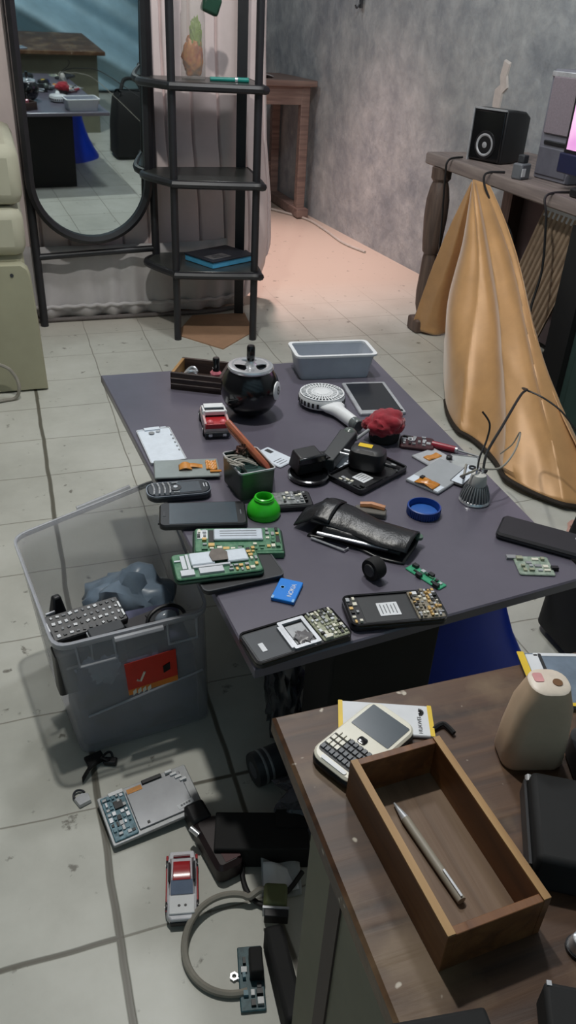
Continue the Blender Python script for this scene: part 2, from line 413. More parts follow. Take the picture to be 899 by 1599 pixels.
# ------------------------------------------------------------------ padded panel, skirt, sofa
def zlow(x):
    if x > .78: return .02+.20*((x-.78)/.17)**2.2
    return .02
xs = [-.45+1.40*i/620 for i in range(621)]
def groove(x):
    d = abs(((x-.56)/.0925+.5) % 1-.5)*.0925
    return .004*math.sin(math.pi*d/.0925) + .016*(1-math.exp(-(d/.0035)**2))
def ztop(x): return 1.55
def xedge(z):    # right side bulges low down
    return .942+.045*math.exp(-((z-.28)/.3)**2)
b = B(); rings = []
for i, u in enumerate(xs):
    t = (u+.45)/1.40
    def X(z): return -.45+(xedge(z)+.45)*t
    f = 2.965-groove(u) + (.10*max(0, (t-.88)/.12)**3)
    z0 = zlow(-.45+1.40*t)
    zs = [z0, .12+z0*.5, .25, .4, .6, .9, 1.2, 1.55]
    zs = [max(z, z0) for z in zs]
    rings.append([(X(z), f, z) for z in zs]+[(X(z), 3.16-.06*max(0, (t-.88)/.12)**2, z) for z in zs[::-1]])
b.loft(rings)
pad = put('padded_backrest', b, PADDED, angle=60); tag(pad, 'pale mauve upright padded panel with vertical channels behind the black shelf rack', 'padded panel')
def sk(u, v):
    x = -.05+.90*u; z = .015+.25*v
    return (x, 2.925-.012*(1-v)-.010*math.sin(x*62+math.sin(x*17)*1.2)*(1-.6*v)+.06*max(0, (u-.8)/.2)**2, z+.018*max(0, u-.55))
skirt = thing('cloth_skirt', 'pale grey gathered cloth skirt hanging to the floor below the oval mirror', 'skirt', (0, 0, 0))
put('skirt_cloth', B().grid(sk, 160, 8), SKIRT, skirt, solid=.004)
put('ruffle', B().tube([(-.05+.9*i/120, 2.905-.002*math.sin(i*1.1)+.06*max(0, (i/120-.8)/.2)**2, .055+.002*math.sin(i*.9)) for i in range(121)], .007, 8), SKIRT, skirt)
put('hem', B().tube([(-.05+.9*i/60, 2.905+.06*max(0, (i/60-.8)/.2)**2, .009) for i in range(61)], .008, 8), M('dark_skirt_hem', (104, 98, 96), .9), skirt)

sofa = thing('sofa', 'beige vinyl sofa arm at the left edge, beside the mirror foot', 'sofa', (0, 0, 0))
def xz_prism(poly, y0, y1, e):
    b = B(); c = Vector((sum(p[0] for p in poly)/len(poly), sum(p[1] for p in poly)/len(poly)))
    def ring(y, k): return [((p[0]-c.x)*k+c.x, y, (p[1]-c.y)*k+c.y) for p in poly]
    return b.loft([ring(y0, .985), ring(y0+e, 1), ring(y1-e, 1), ring(y1, .985)])
put('front_panel', xz_prism([(-.9, .004), (.056, .004), (.052, .2), (.046, .34), (.04, .36), (.025, .372), (-.9, .372)], 2.285, 2.33, .006), SOFA, sofa)
put('frame', B().box((-.43, 2.61, .2), (.93, .56, .39)), SOFA, sofa, bevel=.02)
put('arm_cushion', B().box((-.43, 2.60, .45), (.95, .58, .13)), SOFA2, sofa, bevel=.03)
put('arm_cushion', B().box((-.43, 2.60, .592), (.965, .57, .15)), SOFA2, sofa, bevel=.03)
put('screw', B().cyl((-.004, 2.283, .345), (-.004, 2.288, .345), .005, n=10), DKG, sofa)
tag(put('looped_wire', B().tube(spline([(-.20, 2.22, .16), (-.068, 2.24, .107), (-.035, 2.24, .075), (-.026, 2.23, .04), (-.04, 2.23, .008), (-.085, 2.22, .006), (-.2, 2.18, .006)]), .005), CABLEG), 'grey cord looped in front of the beige sofa arm', 'cord')

# ------------------------------------------------------------------ mirror and shelf rack
mir = thing('standing_mirror', 'tall oval mirror in a black frame on black metal posts', 'mirror', (.285, 2.80, 0))
def stadium(rx, rb, zb, zt, n=24):
    return [(rx*math.cos(math.pi+math.pi*i/n), zb+rb*math.sin(math.pi+math.pi*i/n)) for i in range(n+1)] + [(rx*math.cos(math.pi*i/n), zt+rb*math.sin(math.pi*i/n)) for i in range(n+1)]
o1, o2, i1 = stadium(.207, .207, .495, 1.40), stadium(.195, .195, .495, 1.40), stadium(.181, .181, .495, 1.40)
TLT = R(1.35)
holder = B(); holder.loft([[(p[0], y, p[1]) for p in q] for q, y in ((o1, .03), (o1, -.006), (o2, -.014), (i1, -.008), (i1, .012), (o1, .03))], False, False)
mf = put('frame', holder, IRON, mir)
MIR = M('mirror_glass', (226, 238, 240), .02, metal=1, var=0)
b = B(); b.loft([[(p[0], .004, p[1]) for p in stadium(.184, .184, .495, 1.40)], [(p[0], .010, p[1]) for p in stadium(.184, .184, .495, 1.40)]])
mg = put('mirror_glass', b, MIR, mir, smooth=False)
# the glass leans forward a little about its foot
for o in (mf, mg):
    piv = Vector((0, .004, .95)); rot = (Matrix.Rotation(R(3.4), 4, 'Z') @ Matrix.Rotation(R(3.9), 4, 'X'))
    o.matrix_local = Matrix.Translation(piv) @ rot @ Matrix.Translation(-piv)
for x in (-.200, .212):
    put('post', B().cyl((x, .07, 0 if x < 0 else .235), (x, .07, 1.7), .0135), IRON, mir)
put('crossbar', B().tube([(-.2, .07, .243), (.212, .07, .262)], .011, 10), IRON, mir)
put('pivot', B().cyl((-.2, .07, .95), (-.2, .02, .95), .008), IRON, mir); put('pivot', B().cyl((.205, .07, .95), (.2, .02, .95), .008), IRON, mir)

rack = thing('shelf_rack', 'black metal corner shelf rack with three shelves beside the oval mirror', 'shelf rack', (0, 0, 0))
for x, y in ((.524, 2.644), (.784, 2.594)):
    put('post', B().cyl((x, y, 0), (x, y, 1.75), .0125), IRON, rack)
put('post', B().box((.812, 2.882, .875), (.034, .014, 1.75), rz=-20), IRON, rack)
for z in (.243, .530, .805):
    poly = [(.505, 2.885), (.452, 2.80), (.512, 2.652), (.535, 2.625), (.775, 2.578), (.80, 2.592), (.835, 2.88)]
    sh = put('shelf', B().stack(poly, [(.004, z-.024), (0, z-.020), (0, z-.006), (.004, z)]), GLASSK, rack)
    edge = spline([(.505, 2.885, z-.012), (.452, 2.80, z-.012), (.516, 2.645, z-.012), (.54, 2.620, z-.012), (.77, 2.574, z-.012), (.80, 2.59, z-.012), (.835, 2.88, z-.012)], 5)
    put('edge_band', B().tube(edge, .0125, 8), IRON, rack)
tag(put('cardboard_sheet', B().stack([(.655, 2.515), (.81, 2.67), (.835, 2.88), (.63, 2.885), (.525, 2.69)], [(0, 0), (0, .004)]), CARD), 'brown cardboard sheet on the floor under the black shelf rack', 'cardboard')

bk = thing('book', 'dark-covered book with light blue edges on the lowest rack shelf', 'book', (.70, 2.745, .243), 27)
put('pages', B().box((0, 0, .011), (.19, .15, .020)), BOOKB, bk, bevel=.002)
put('cover', B().box((0, 0, .0235), (.196, .156, .005)), BOOKD, bk, bevel=.001)
patch('cover_label', .085, .05, -.035, -.03, .0261, M('grey_cover_label', (112, 110, 112), .6), bk)
for k in range(3): patch('cover_line', .06-.012*k, .004, -.035, -.042+.012*k, .0266, BOOKD, bk, .0005, .0003)

jar = thing('snack_jar', 'clear jar of wrapped orange sweets on the topmost shelf of the rack', 'jar', (.615, 2.745, .805))
put('glass', B().lathe([(.036, 0), (.038, .004), (.038, .17), (.034, .185), (.034, .21)], n=28), FOILG, jar)
crumple('wrappers', (0, 0, .06), (.032, .032, .060), FOOD, 3, .2, 1.8, jar, -.05)
crumple('green_wrapper', (.006, -.012, .115), (.018, .014, .050), GREENW, 5, .3, 2.5, jar)
tag(put('lid', B().box((0, 0, 0), (.055, .03, .05), ry=20), LID_G, jar, bevel=.008)).location = (.055, -.01, .20)
pen = thing('pen', 'teal pen lying on the topmost shelf of the black rack', 'pen', (.705, 2.665, .812), -6)
put('barrel', B().cyl((-.055, 0, 0), (.03, 0, 0), .0065), TEAL, pen); put('cap', B().cyl((.03, 0, 0), (.065, 0, 0), .0075), TEAL, pen); put('band', B().cyl((.022, 0, 0), (.030, 0, 0), .0082), CHROME, pen)

# ------------------------------------------------------------------ far desk
dk = thing('desk', 'wooden desk with a low foot rail against the far grey wall', 'desk', (0, 0, 0))
put('desktop', B().box((1.28, 4.83, .695), (.84, .62, .03)), DESKW, dk, bevel=.004)
put('apron', B().box((1.28, 4.56, .635), (.76, .025, .09)), DESKW, dk)
for x in (.92, 1.645):
    for y in (4.57, 5.08): put('leg', B().box((x, y, .34), (.05, .05, .68)), DESKW, dk, bevel=.004)
    put('foot_rail', B().box((x, 4.82, .03), (.07, .64, .05)), DESKW, dk, bevel=.004)
put('stretcher', B().box((1.28, 5.08, .20), (.72, .03, .06)), DESKW, dk)
tag(put('desk_cloth', B().grid(lambda u, v: (1.18+.30*u, 4.62+.16*v, .715+.008*math.sin(u*9+v*5)+.01*u*(1-u)*4), 20, 8), SKIRT, solid=.004), 'pale folded cloth lying on the far desk', 'cloth')
tag(put('wall_cable', B().tube(spline([(1.30, 5.2, .006), (1.42, 5.0, .012), (1.52, 4.78, .008), (1.655, 4.48, .007), (1.67, 4.2, .006), (1.66, 3.9, .006), (1.70, 3.7, .006)]), .007), CABLEW), 'pale cable running along the foot of the far right wall', 'cable')
hk = thing('wall_hook', 'small dark metal hook high on the stained grey wall', 'hook', (1.736, 4.10, 1.045))
put('plate', B().box((0, 0, .03), (.008, .03, .06)), DKG, hk, bevel=.002); put('hook_wire', B().tube(spline([(-.004, 0, .02), (-.02, 0, 0), (-.028, 0, .012)]), .004), DKG, hk)

# ------------------------------------------------------------------ television stand and what stands on it
st = thing('television_stand', 'grey-brown wooden stand with a turned leg along the stained right wall', 'stand', (0, 0, 0))
def wallx(y): return 1.805-.067*(y-3.3)-.006
put('top', B().stack([(1.41, 1.10), (wallx(1.10), 1.10), (wallx(2.67), 2.67), (1.425, 2.67)], [(.004, .574), (0, .578), (0, .606), (.004, .612)]), STANDW, st)
put('apron', B().box((1.60, 1.9, .555), (.02, 1.5, .04)), STANDW, st)
prof = [(.022, 0), (.024, .004)]
leg = B().lathe([(.026, .05), (.022, .07), (.030, .10), (.033, .15), (.029, .22), (.027, .27), (.024, .285), (.031, .295), (.035, .33), (.041, .41), (.040, .47), (.033, .51), (.026, .53), (.034, .54), (.034, .575)], (1.443, 2.575, 0), 24)
put('leg', leg, LEGW, st); put('foot', B().box((1.443, 2.575, .026), (.078, .078, .052)), LEGW, st, bevel=.008)
put('leg', B().box((1.77, 2.60, .287), (.06, .06, .574)), LEGW, st); put('leg', B().box((1.45, 1.15, .287), (.06, .06, .574)), LEGW, st)
put('back_board', B().box((1.80, 1.9, .3), (.015, 1.4, .55)), M('grey_back_board', (112, 100, 102), .8, var=.12, scale=6), st)

spk = thing('small_speaker', 'small black speaker with a silver cone on the wooden stand', 'speaker', (1.515, 2.44, .612), -70)
pf = [(-.070, 0), (.070, 0), (.070, .158), (-.070, .158)]
b = B(); b.loft([[(x, y, z) for x, z in ((-.068, .0), (.068, 0), (.068, .157), (-.068, .157))] if True else None for y in (0, .05)] + [[(x, .10, z) for x, z in ((-.064, .003), (.064, .003), (.064, .152), (-.064, .152))], [(x, .145, z) for x, z in ((-.05, .012), (.05, .012), (.05, .135), (-.05, .135))]])
put('cabinet', b, BLK, spk, bevel=.006)
put('face_plate', B().box((0, -.003, .0785), (.124, .006, .145)), BLKG, spk, bevel=.003)
mx = Matrix.Rotation(R(90), 4, 'X')
put('cone', B().lathe([(.033, 0), (.034, .004), (.030, .005), (.014, -.004), (.012, .002), (.004, .005)], (0, -.006, .052), 32, mat=mx), SILV, spk)
put('surround', B().lathe([(.042, 0), (.041, .003), (.034, .003)], (0, -.006, .052), 32, mat=mx), BLK, spk)
put('trim_strip', B().box((-.065, -.004, .0785), (.006, .008, .158)), SILV, spk); put('trim_strip', B().box((0, -.004, .156), (.128, .008, .005)), SILV, spk)
tow = thing('tower_speaker', 'tall grey speaker with a cloth front standing beside the television', 'speaker', (1.600, 2.095, .612), -84)
put('cabinet', B().stack(rr(.150, .15, .012), [(.004, 0), (0, .004), (0, .276), (.006, .285)]), TOWER, tow)
put('grille', B().box((0, -.077, .195), (.115, .008, .145)), GRILLE, tow, bevel=.003)
put('rim', B().box((0, -.0765, .273), (.138, .006, .014)), SILV, tow, bevel=.002)
put('port', B().box((0, -.076, .10), (.10, .006, .012)), BLK, tow, bevel=.003)
put('lower_panel', B().box((0, -.076, .05), (.13, .005, .075)), M('tower_lower', (98, 98, 108), .5), tow, bevel=.003)
tv = thing('television', 'television with a glowing pink-white screen at the right edge', 'television', (1.475, 1.733, .612), -89)
put('body', B().box((0, .03, .215), (.50, .05, .35)), BLK, tv, bevel=.008); put('foot', B().box((0, .03, .012), (.26, .14, .024)), BLK, tv, bevel=.006); put('neck', B().box((0, .04, .04), (.08, .03, .06)), BLK, tv)
put('bezel', B().box((0, .002, .068), (.50, .012, .05)), M('navy_bezel', (36, 40, 70), .3), tv, bevel=.003)
SCR = bpy.data.materials.new('screen_picture'); SCR.use_nodes = True
nt = SCR.node_tree; bs = nt.nodes['Principled BSDF']; tcn = nt.nodes.new('ShaderNodeTexCoord'); gn = nt.nodes.new('ShaderNodeTexNoise'); gn.inputs['Scale'].default_value = 7
rp = nt.nodes.new('ShaderNodeValToRGB'); rp.color_ramp.elements[0].color = (*lin((190, 70, 190)), 1); rp.color_ramp.elements[1].color = (*lin((246, 196, 232)), 1); rp.color_ramp.elements[0].position = .3; rp.color_ramp.elements[1].position = .55
nt.links.new(tcn.outputs['Object'], gn.inputs['Vector']); nt.links.new(gn.outputs['Fac'], rp.inputs[0]); nt.links.new(rp.outputs[0], bs.inputs['Emission Color']); bs.inputs['Emission Strength'].default_value = 1.15; bs.inputs['Base Color'].default_value = (.02, .02, .02, 1)
put('screen', B().box((0, .004, .24), (.465, .004, .275)), SCR, tv)
ad = thing('power_adapter', 'small pale power adapter on the stand below the tower speaker', 'adapter', (1.452, 2.125, .612), 20)
put('case', B().box((0, 0, .022), (.045, .035, .044)), MIDG, ad, bevel=.005); put('plug', B().box((0, 0, .055), (.024, .022, .022)), DKG, ad, bevel=.003); put('white_mark', B().box((-.012, -.018, .02), (.016, .002, .022)), WHT, ad)
for nm, pts, lb in (('speaker_cable', [(1.47, 2.50, .618), (1.405, 2.475, .612), (1.40, 2.472, .56), (1.412, 2.47, .4), (1.42, 2.47, .25)], 'thin black cable hanging over the stand edge below the small speaker'),
                    ('hanging_cable', [(1.46, 2.22, .616), (1.402, 2.235, .608), (1.398, 2.20, .56), (1.41, 2.10, .50), (1.42, 2.06, .46), (1.43, 2.05, .40)], 'thin black cable trailing from the stand beside the gold cloth'),
                    ('television_cable', [(1.47, 1.90, .616), (1.400, 1.91, .606), (1.396, 1.885, .55), (1.40, 1.86, .42), (1.37, 1.83, .30), (1.36, 1.75, .2), (1.33, 1.68, .12)], 'black cable hanging in front of the beige slatted screen')):
    tag(put(nm, B().tube(spline(pts), .0035), CABLEM), lb, 'cable')

# slatted panel, black post, green cabinet under the stand
sp = thing('slatted_screen', 'beige slatted screen with a white top rail leaning under the stand', 'screen', (0, 0, 0), 0)
b = B()
def slat(u, v):
    a = abs(((u*11) % 1)-.5)*2
    return (1.50-.012*v-.012*min(1, a*1.8), 1.775+.235*u+.22*(1-v), .02+.53*v)
put('slats', B().grid(slat, 176, 2), SLAT, sp, solid=.003, smooth=False)
put('top_rail', B().box((1.486, 1.893, .548), (.020, .240, .034)), PAPER, sp, bevel=.004)
cb = thing('green_cabinet', 'dark green metal cabinet with a black corner post at the right edge', 'cabinet', (0, 0, 0))
put('body', B().box((1.66, 1.36, .28), (.42, .82, .56)), GREENDK, cb, bevel=.005)
b = B(); b.loft([[(1.43, 1.72, .05), (1.46, 1.72, .05), (1.46, 1.81, .05), (1.43, 1.81, .05)], [(1.43, 1.72, .55), (1.46, 1.72, .55), (1.46, 1.81, .55), (1.43, 1.81, .55)]])
put('corner_post', b, MATTE, cb)
put('cabinet_door', B().box((1.446, 1.35, .28), (.008, .68, .48)), GREENDK, cb, bevel=.003)
cw = thing('cable_bundle', 'black cables hanging down the green cabinet side', 'cables', (0, 0, 0))
put('cable', B().tube(spline([(1.43, 1.64, .56), (1.425, 1.62, .45), (1.43, 1.60, .35), (1.42, 1.63, .27), (1.41, 1.60, .18)]), .003), CABLEM, cw)
put('cable', B().tube(spline([(1.43, 1.66, .56), (1.42, 1.60, .42), (1.425, 1.64, .32), (1.415, 1.58, .22)]), .003), CABLEM, cw)

# ------------------------------------------------------------------ gold cloth
cols = [
[(1.41, 2.319, 0.572), (1.401, 2.401, 0.406), (1.401, 2.5, 0.195), (1.407, 2.576, 0.01)],
[(1.41, 2.316, 0.573), (1.413, 2.365, 0.393), (1.436, 2.444, 0.198), (1.447, 2.496, 0.01)],
[(1.41, 2.312, 0.573), (1.436, 2.347, 0.396), (1.473, 2.411, 0.206), (1.5, 2.444, 0.01)],
[(1.405, 2.305, 0.577), (1.343, 2.181, 0.417), (1.237, 2.039, 0.227), (1.178, 1.871, 0.012)],
[(1.402, 2.300, 0.581), (1.337, 2.099, 0.399), (1.238, 1.872, 0.206), (1.142, 1.663, 0.012)],
[(1.402, 2.293, 0.583), (1.34, 2.024, 0.381), (1.244, 1.726, 0.184), (1.139, 1.478, 0.012)],
[(1.403, 2.275, 0.583), (1.348, 1.98, 0.392), (1.252, 1.653, 0.213), (1.158, 1.348, 0.012)],
[(1.406, 2.249, 0.582), (1.364, 1.968, 0.431), (1.272, 1.625, 0.24), (1.221, 1.28, 0.012)],
[(1.41, 2.21, 0.579), (1.366, 1.944, 0.437), (1.289, 1.578, 0.204), (1.298, 1.23, 0.012)]]
colsS = [spline(c, 12) for c in cols]
nv = len(colsS[0])
def crow(j, u):
    pts = [c[j] for c in colsS]; n = len(pts)-1; x = min(u*n, n-1e-6); i = int(x); t = x-i
    p0, p1, p2, p3 = pts[max(i-1, 0)], pts[i], pts[i+1], pts[min(i+2, n)]
    return .5*((2*p1)+(p2-p0)*t+(2*p0-5*p1+4*p2-p3)*t*t+(3*p1-p0-3*p2+p3)*t**3)
def cf(u, v):
    j = int(round(v*(nv-1))); p = crow(j, u); s = v
    a = .034*s*(.3+.7*min(1, u*3))
    w = math.sin(u*5.6*math.pi+.8+v*1.6)*.7+.55*(1-2*abs(math.sin(u*5.4*math.pi+v*1.3+.4)))+.6*noise.noise(Vector((u*7, v*3.5, 2)))
    q = p + Vector((-.9, -.25, .2))*a*w*(1 if v < .97 else .6)
    q += Vector((-.4, 0, .3))*.008*noise.noise(Vector((u*18, v*14, 5)))*s
    q.z = max(q.z, .006); return q
gd = thing('gold_cloth', 'shiny gold satin cloth draped from the stand edge down to the floor', 'cloth', (0, 0, 0))
put('drape', B().grid(cf, 150, nv-1), GOLD, gd, solid=.003)
put('hem', B().tube([cf(.36+.64*i/60, 1)+Vector((-.004, -.004, .004)) for i in range(61)], .006, 6), HEM, gd)

# ------------------------------------------------------------------ low table with the repair work on it
T = .37
tab = thing('low_table', 'low table with a shiny purple-grey top covered in phone parts', 'table', (0, 0, 0))
TP = [(.194, .602), (.668, .651), (.709, 1.452), (.136, 1.466)]
put('tabletop', B().stack(TP, [(.002, T-.016), (0, T-.014), (0, T-.002), (.002, T)]), TABLE, tab)
put('base', B().box((.43, 1.17, .177), (.24, .38, .354)), MATTE, tab, bevel=.004)
cr = thing('black_crate', 'black box with a red-edged lid pushed under the purple table', 'box', (.402, .727, 0), 6)
put('body', B().box((0, 0, .15), (.165, .075, .30)), MATTE, cr, bevel=.004)
put('lid', B().box((-.003, 0, .309), (.178, .078, .018)), BLK, cr, bevel=.003); put('red_edge', B().box((.02, -.040, .309), (.11, .003, .008)), REDD, cr)
bl = thing('blue_stool', 'deep blue plastic stool with a narrow waist behind the coffee table', 'stool', (.615, .885, 0), -18.5)
sc3 = Matrix.Diagonal((1, .55, 1))
put('body', B().lathe([(.182, 0), (.180, .012), (.155, .05), (.128, .10), (.108, .15), (.094, .20), (.090, .24), (.094, .27)], n=40, mat=sc3), BLUED, bl)
put('seat', B().lathe([(.094, .27), (.100, .276), (.100, .29), (.094, .297)], n=40, mat=sc3), BLUED, bl)
bg = crumple('plastic_bag', (.312, .825, .085), (.028, .040, .095), M('grey_bag_plastic', (64, 64, 68), .25, var=.4, scale=26), 11, .26, 2.0, None, -.088); tag(bg, 'crumpled dark grey plastic bag slumped against the black box', 'bag')
bg2 = crumple('plastic_bag', (.36, .66, .05), (.10, .05, .055), M('smoky_plastic_bag', (92, 92, 100), .25, var=.3, scale=14, alpha=.8), 12, .3, 2.2, None, -.048); tag(bg2, 'smoky clear plastic bag on the floor below the purple table edge', 'bag')
kb = thing('black_backpack', 'black bag standing on the floor at the right edge', 'bag', (.990, .87, 0), 0)
put('body', B().stack(rr(.25, .16, .03), [(.02, 0), (0, .02), (.004, .18), (.02, .30), (.05, .34)]), MATTE, kb); put('strap', B().tube(spline([(-.06, -.03, .33), (-.03, -.06, .38), (.03, -.06, .38), (.06, -.03, .33)]), .01), MATTE, kb)
put('pocket', B().box((0, -.085, .12), (.17, .03, .16)), BLK, kb, bevel=.012)
rag = crumple('pink_rag', (1.20, 1.165, .012), (.07, .07, .013), PINKC, 21, .25, 1.6, None, -.011); tag(rag, 'pale pink rag on the tiles beyond the black phone', 'rag')

# --- ashtray shaped like a billiard ball
ash = thing('ashtray', 'black ball-shaped ashtray with a chrome spinner top and a number eight', 'ashtray', (.371, 1.235, T))
rb = .052; zc = .050
prof = [(math.sin(a)*rb, zc-math.cos(a)*rb) for a in [R(18+i*(138-18)/24) for i in range(25)]]
put('ball', B().lathe([(0, prof[0][1])]+prof, n=48, cap1=True), M('black_enamel', (11, 12, 16), .2, coat=.25, var=.05), ash)
zt = prof[-1][1]
put('rim', B().lathe([(.034, zt-.004), (.0395, zt-.002), (.0405, zt+.001), (.039, zt+.004), (.033, zt+.0052), (.028, zt+.0038), (.027, zt+.001)], n=48, cap0=False, cap1=False), CHROME, ash)
put('dish', B().lathe([(.033, zt+.001), (.012, zt-.002), (0, zt-.002)], n=40, cap0=False), BLK, ash)
for k in range(3):
    a = R(20+120*k); c, s_ = math.cos(a), math.sin(a)
    b = B(); w = .009
    b.loft([[(c*r_-s_*t*w*q, s_*r_+c*t*w*q, zt+z) for t in (-1, 1)] + [(c*r_+s_*w*q*-1*(-1), s_*r_-c*w*q, zt+z-.0015) for _ in (0,)] for r_, q, z in ((.006, .9, .0048), (.018, 1.0, .0044), (.030, 1.7, .0044))])
    put('spoke', b, CHROME, ash)
put('hub', B().lathe([(.010, zt+.002), (.011, zt+.005), (.007, zt+.009), (.005, zt+.014)], n=24), CHROME, ash)
put('knob', B().lathe([(.0062, zt+.012), (.0072, zt+.014), (.0072, zt+.036), (.006, zt+.039)], n=24), BLKG, ash)
dv = Vector((.80, -.60, .06)).normalized(); q = dv.to_track_quat('Z', 'Y')
em = put('emblem', B().lathe([(.0165, -.0030), (.0160, -.0008), (.012, .0006), (0, .0010)], n=28), WHT, ash); em.location = Vector((0, 0, zc))+dv*rb; em.rotation_euler = q.to_euler()
rt = (q @ Matrix.Rotation(R(8), 3, 'Z').to_quaternion()).to_euler()
text('numeral', '8', .022, Vector((0, 0, zc))+dv*(rb+.0012), rt, BLK, ash)

# --- dark wooden box with bits
wb = thing('wooden_box', 'small open dark wooden box holding nail polish behind the ball ashtray', 'box', (.318, 1.385, T), -28)
W_, L_, H_ = .098, .084, .034
put('bottom', B().box((0, 0, .003), (W_, L_, .006)), BOXW, wb)
for s in (-1, 1):
    put('long_side', B().box((0, s*(L_/2-.003), H_/2), (W_, .006, H_)), BOXW, wb, bevel=.001)
    put('short_side', B().box((s*(W_/2-.003), 0, H_/2), (.006, L_-.012, H_)), TRAYE if s < 0 else BOXW, wb, bevel=.001)
for z in (.012, .023): put('moulding', B().box((0, -L_/2-.0005, z), (W_, .002, .0015)), STANDW, wb)
np_ = thing('nail_polish', 'pink nail polish bottle with a black cap in the dark wooden box', 'nail polish', (.340, 1.357, T+.006))
put('bottle', B().stack(rr(.021, .021, .006), [(.002, 0), (0, .002), (0, .026), (.004, .030)]), PINK, np_); put('cap', B().lathe([(.0066, .030), (.0066, .054), (.0055, .056)], n=20), BLKG, np_)
mb = thing('metal_clip', 'shiny curled metal clip in the dark wooden box', 'clip', (.300, 1.40, T+.006))
put('loop', B().tube([(.012*math.cos(a/5), .010*math.sin(a/5), .013+.006*math.sin(a/3)) for a in range(29)], .0035), CHROME, mb); put('jaw', B().box((.004, -.012, .007), (.018, .010, .010)), CHROME, mb, bevel=.002)
mb2 = thing('metal_ball', 'small shiny metal bearing beside the clip in the wooden box', 'ball', (.318, 1.368, T+.006)); put('ball', B().sphere((0, 0, .008), .008), CHROME, mb2); put('collar', B().lathe([(.009, .003), (.010, .005), (.009, .007)], n=20), STEEL, mb2)
tag(crumple('crumpled_foil', (.285, 1.385, T+.015), (.012, .014, .009), DKG, 4, .5, 2.4, None, -.008), 'dark crumpled scrap in the corner of the wooden box', 'scrap')

# --- white tray
tr = thing('white_tray', 'translucent white rectangular tray at the far edge of the purple table', 'tray', (.588, 1.390, T), -6)
H = .050
b = B(); po, pi = rr(.160, .078, .010), rr(.155, .073, .008)
def sc(p, kx, ky, z): return [(x*kx, y*ky, z) for x, y in p]
b.loft([sc(po, .88, .88, 0), sc(po, 1, 1, H), sc(pi, 1, 1, H), sc(pi, .88, .88, .003)])
put('tub', b, M('frosted_white_tray', (186, 192, 202), .35, var=.05, alpha=.9), tr)
b = B(); b.loft([sc(rr(.168, .086, .012), 1, 1, z) if i in (0, 1) else sc(rr(.154, .072, .008), 1, 1, z) for i, z in enumerate((H-.003, H+.001, H+.001, H-.003))], False, False); put('rim', b, WHT, tr)
tag(put('black_scrap', B().box((.585, 1.392, T+.0065), (.014, .008, .007), rz=20).box((.592, 1.395, T+.011), (.007, .006, .005), rz=50), MATTE, bevel=.001), 'small black scrap inside the white tray', 'scrap')

# --- handheld fan
fn = thing('handheld_fan', 'white handheld fan lying face up on the purple table', 'fan', (.512, 1.242, T), 0)
put('housing', B().lathe([(.030, .002), (.040, .006), (.043, .012), (.043, .020), (.041, .024), (.038, .024), (.036, .008), (0, .006)], n=48, cap0=True, cap1=False), WHT, fn)
for k in range(30):
    a = 2*math.pi*k/30
    if -1.9 < (a if a < math.pi else a-2*math.pi) < -.9: continue
    bit('vent', fn, (.0415*math.cos(a), .0415*math.sin(a), .0145), (.005, .0042, .0085), BLK, math.degrees(a))
b = B()
for r_ in (.040, .029, .019): b.lathe([(r_-.0012, .0245), (r_-.0012, .0262), (r_+.0012, .0262), (r_+.0012, .0245), (r_-.0012, .0245)], n=44, cap0=False, cap1=False)
for k in range(36):
    a = 2*math.pi*k/36; b.box(((.012+.041)/2*math.cos(a), (.012+.041)/2*math.sin(a), .0254), (.029, .0022, .0018), rz=math.degrees(a))
put('grille', b, WHT, fn); put('hub', B().lathe([(.013, .0235), (.013, .0268), (.011, .0275)], n=28), WHT, fn)
put('interior', B().lathe([(.0365, .0085), (.0365, .0095), (0, .0095)], n=40), DKG, fn)
for k in range(5):
    a = 2*math.pi*k/5; b = B(); b.box((.022*math.cos(a), .022*math.sin(a), .016), (.026, .014, .0015), rz=math.degrees(a), rx=25); put('blade', b, MIDG, fn)
hd = B(); ang = math.atan2(1.128-1.242, .531-.512); c, s_ = math.cos(ang), math.sin(ang)
def hring(d, w, h, z=.013): return [(c*d - s_*w*math.cos(t), s_*d + c*w*math.cos(t), z+h*math.sin(t)) for t in [2*math.pi*i/20 for i in range(20)]]
hd.loft([hring(.036, .024, .008), hring(.046, .022, .010), hring(.058, .014, .011), (hring(.070, .012, .0115)), hring(.108, .011, .0115), hring(.112, .009, .010)])
put('handle', hd, WHT, fn); put('end_cap', B().loft([hring(.111, .0105, .011), hring(.126, .0115, .012), hring(.129, .009, .010)]), M('smoky_cap', (92, 98, 98), .2), fn)

# --- loose display
sc_ = thing('tablet_display', 'dark loose display in a silver frame beside the white fan', 'display', (.617, 1.243, T), -8)
slab('back_frame', .088, .142, 0, .006, .004, SILV, sc_); patch('panel', .074, .122, 0, .003, .006, LCDK, sc_); bit('connector', sc_, (.03, -.064, .0066), (.018, .006, .002), BLK)
patch('tab', .03, .008, -.006, .075, .002, PAPER, sc_)

# --- red cloth
rc = thing('red_pouch', 'crumpled red cloth pouch with a black base among the phone parts', 'pouch', (.567, 1.083, T))
crumple('cloth', (0, 0, .030), (.034, .030, .025), RED, 8, .16, 1.3, rc)
put('base', B().lathe([(.022, 0), (.026, .004), (.027, .018), (.022, .026)], n=24), MATTE, rc)
crumple('cloth_fold', (-.024, .006, .030), (.017, .013, .012), RED, 9, .2, 1.3, rc)

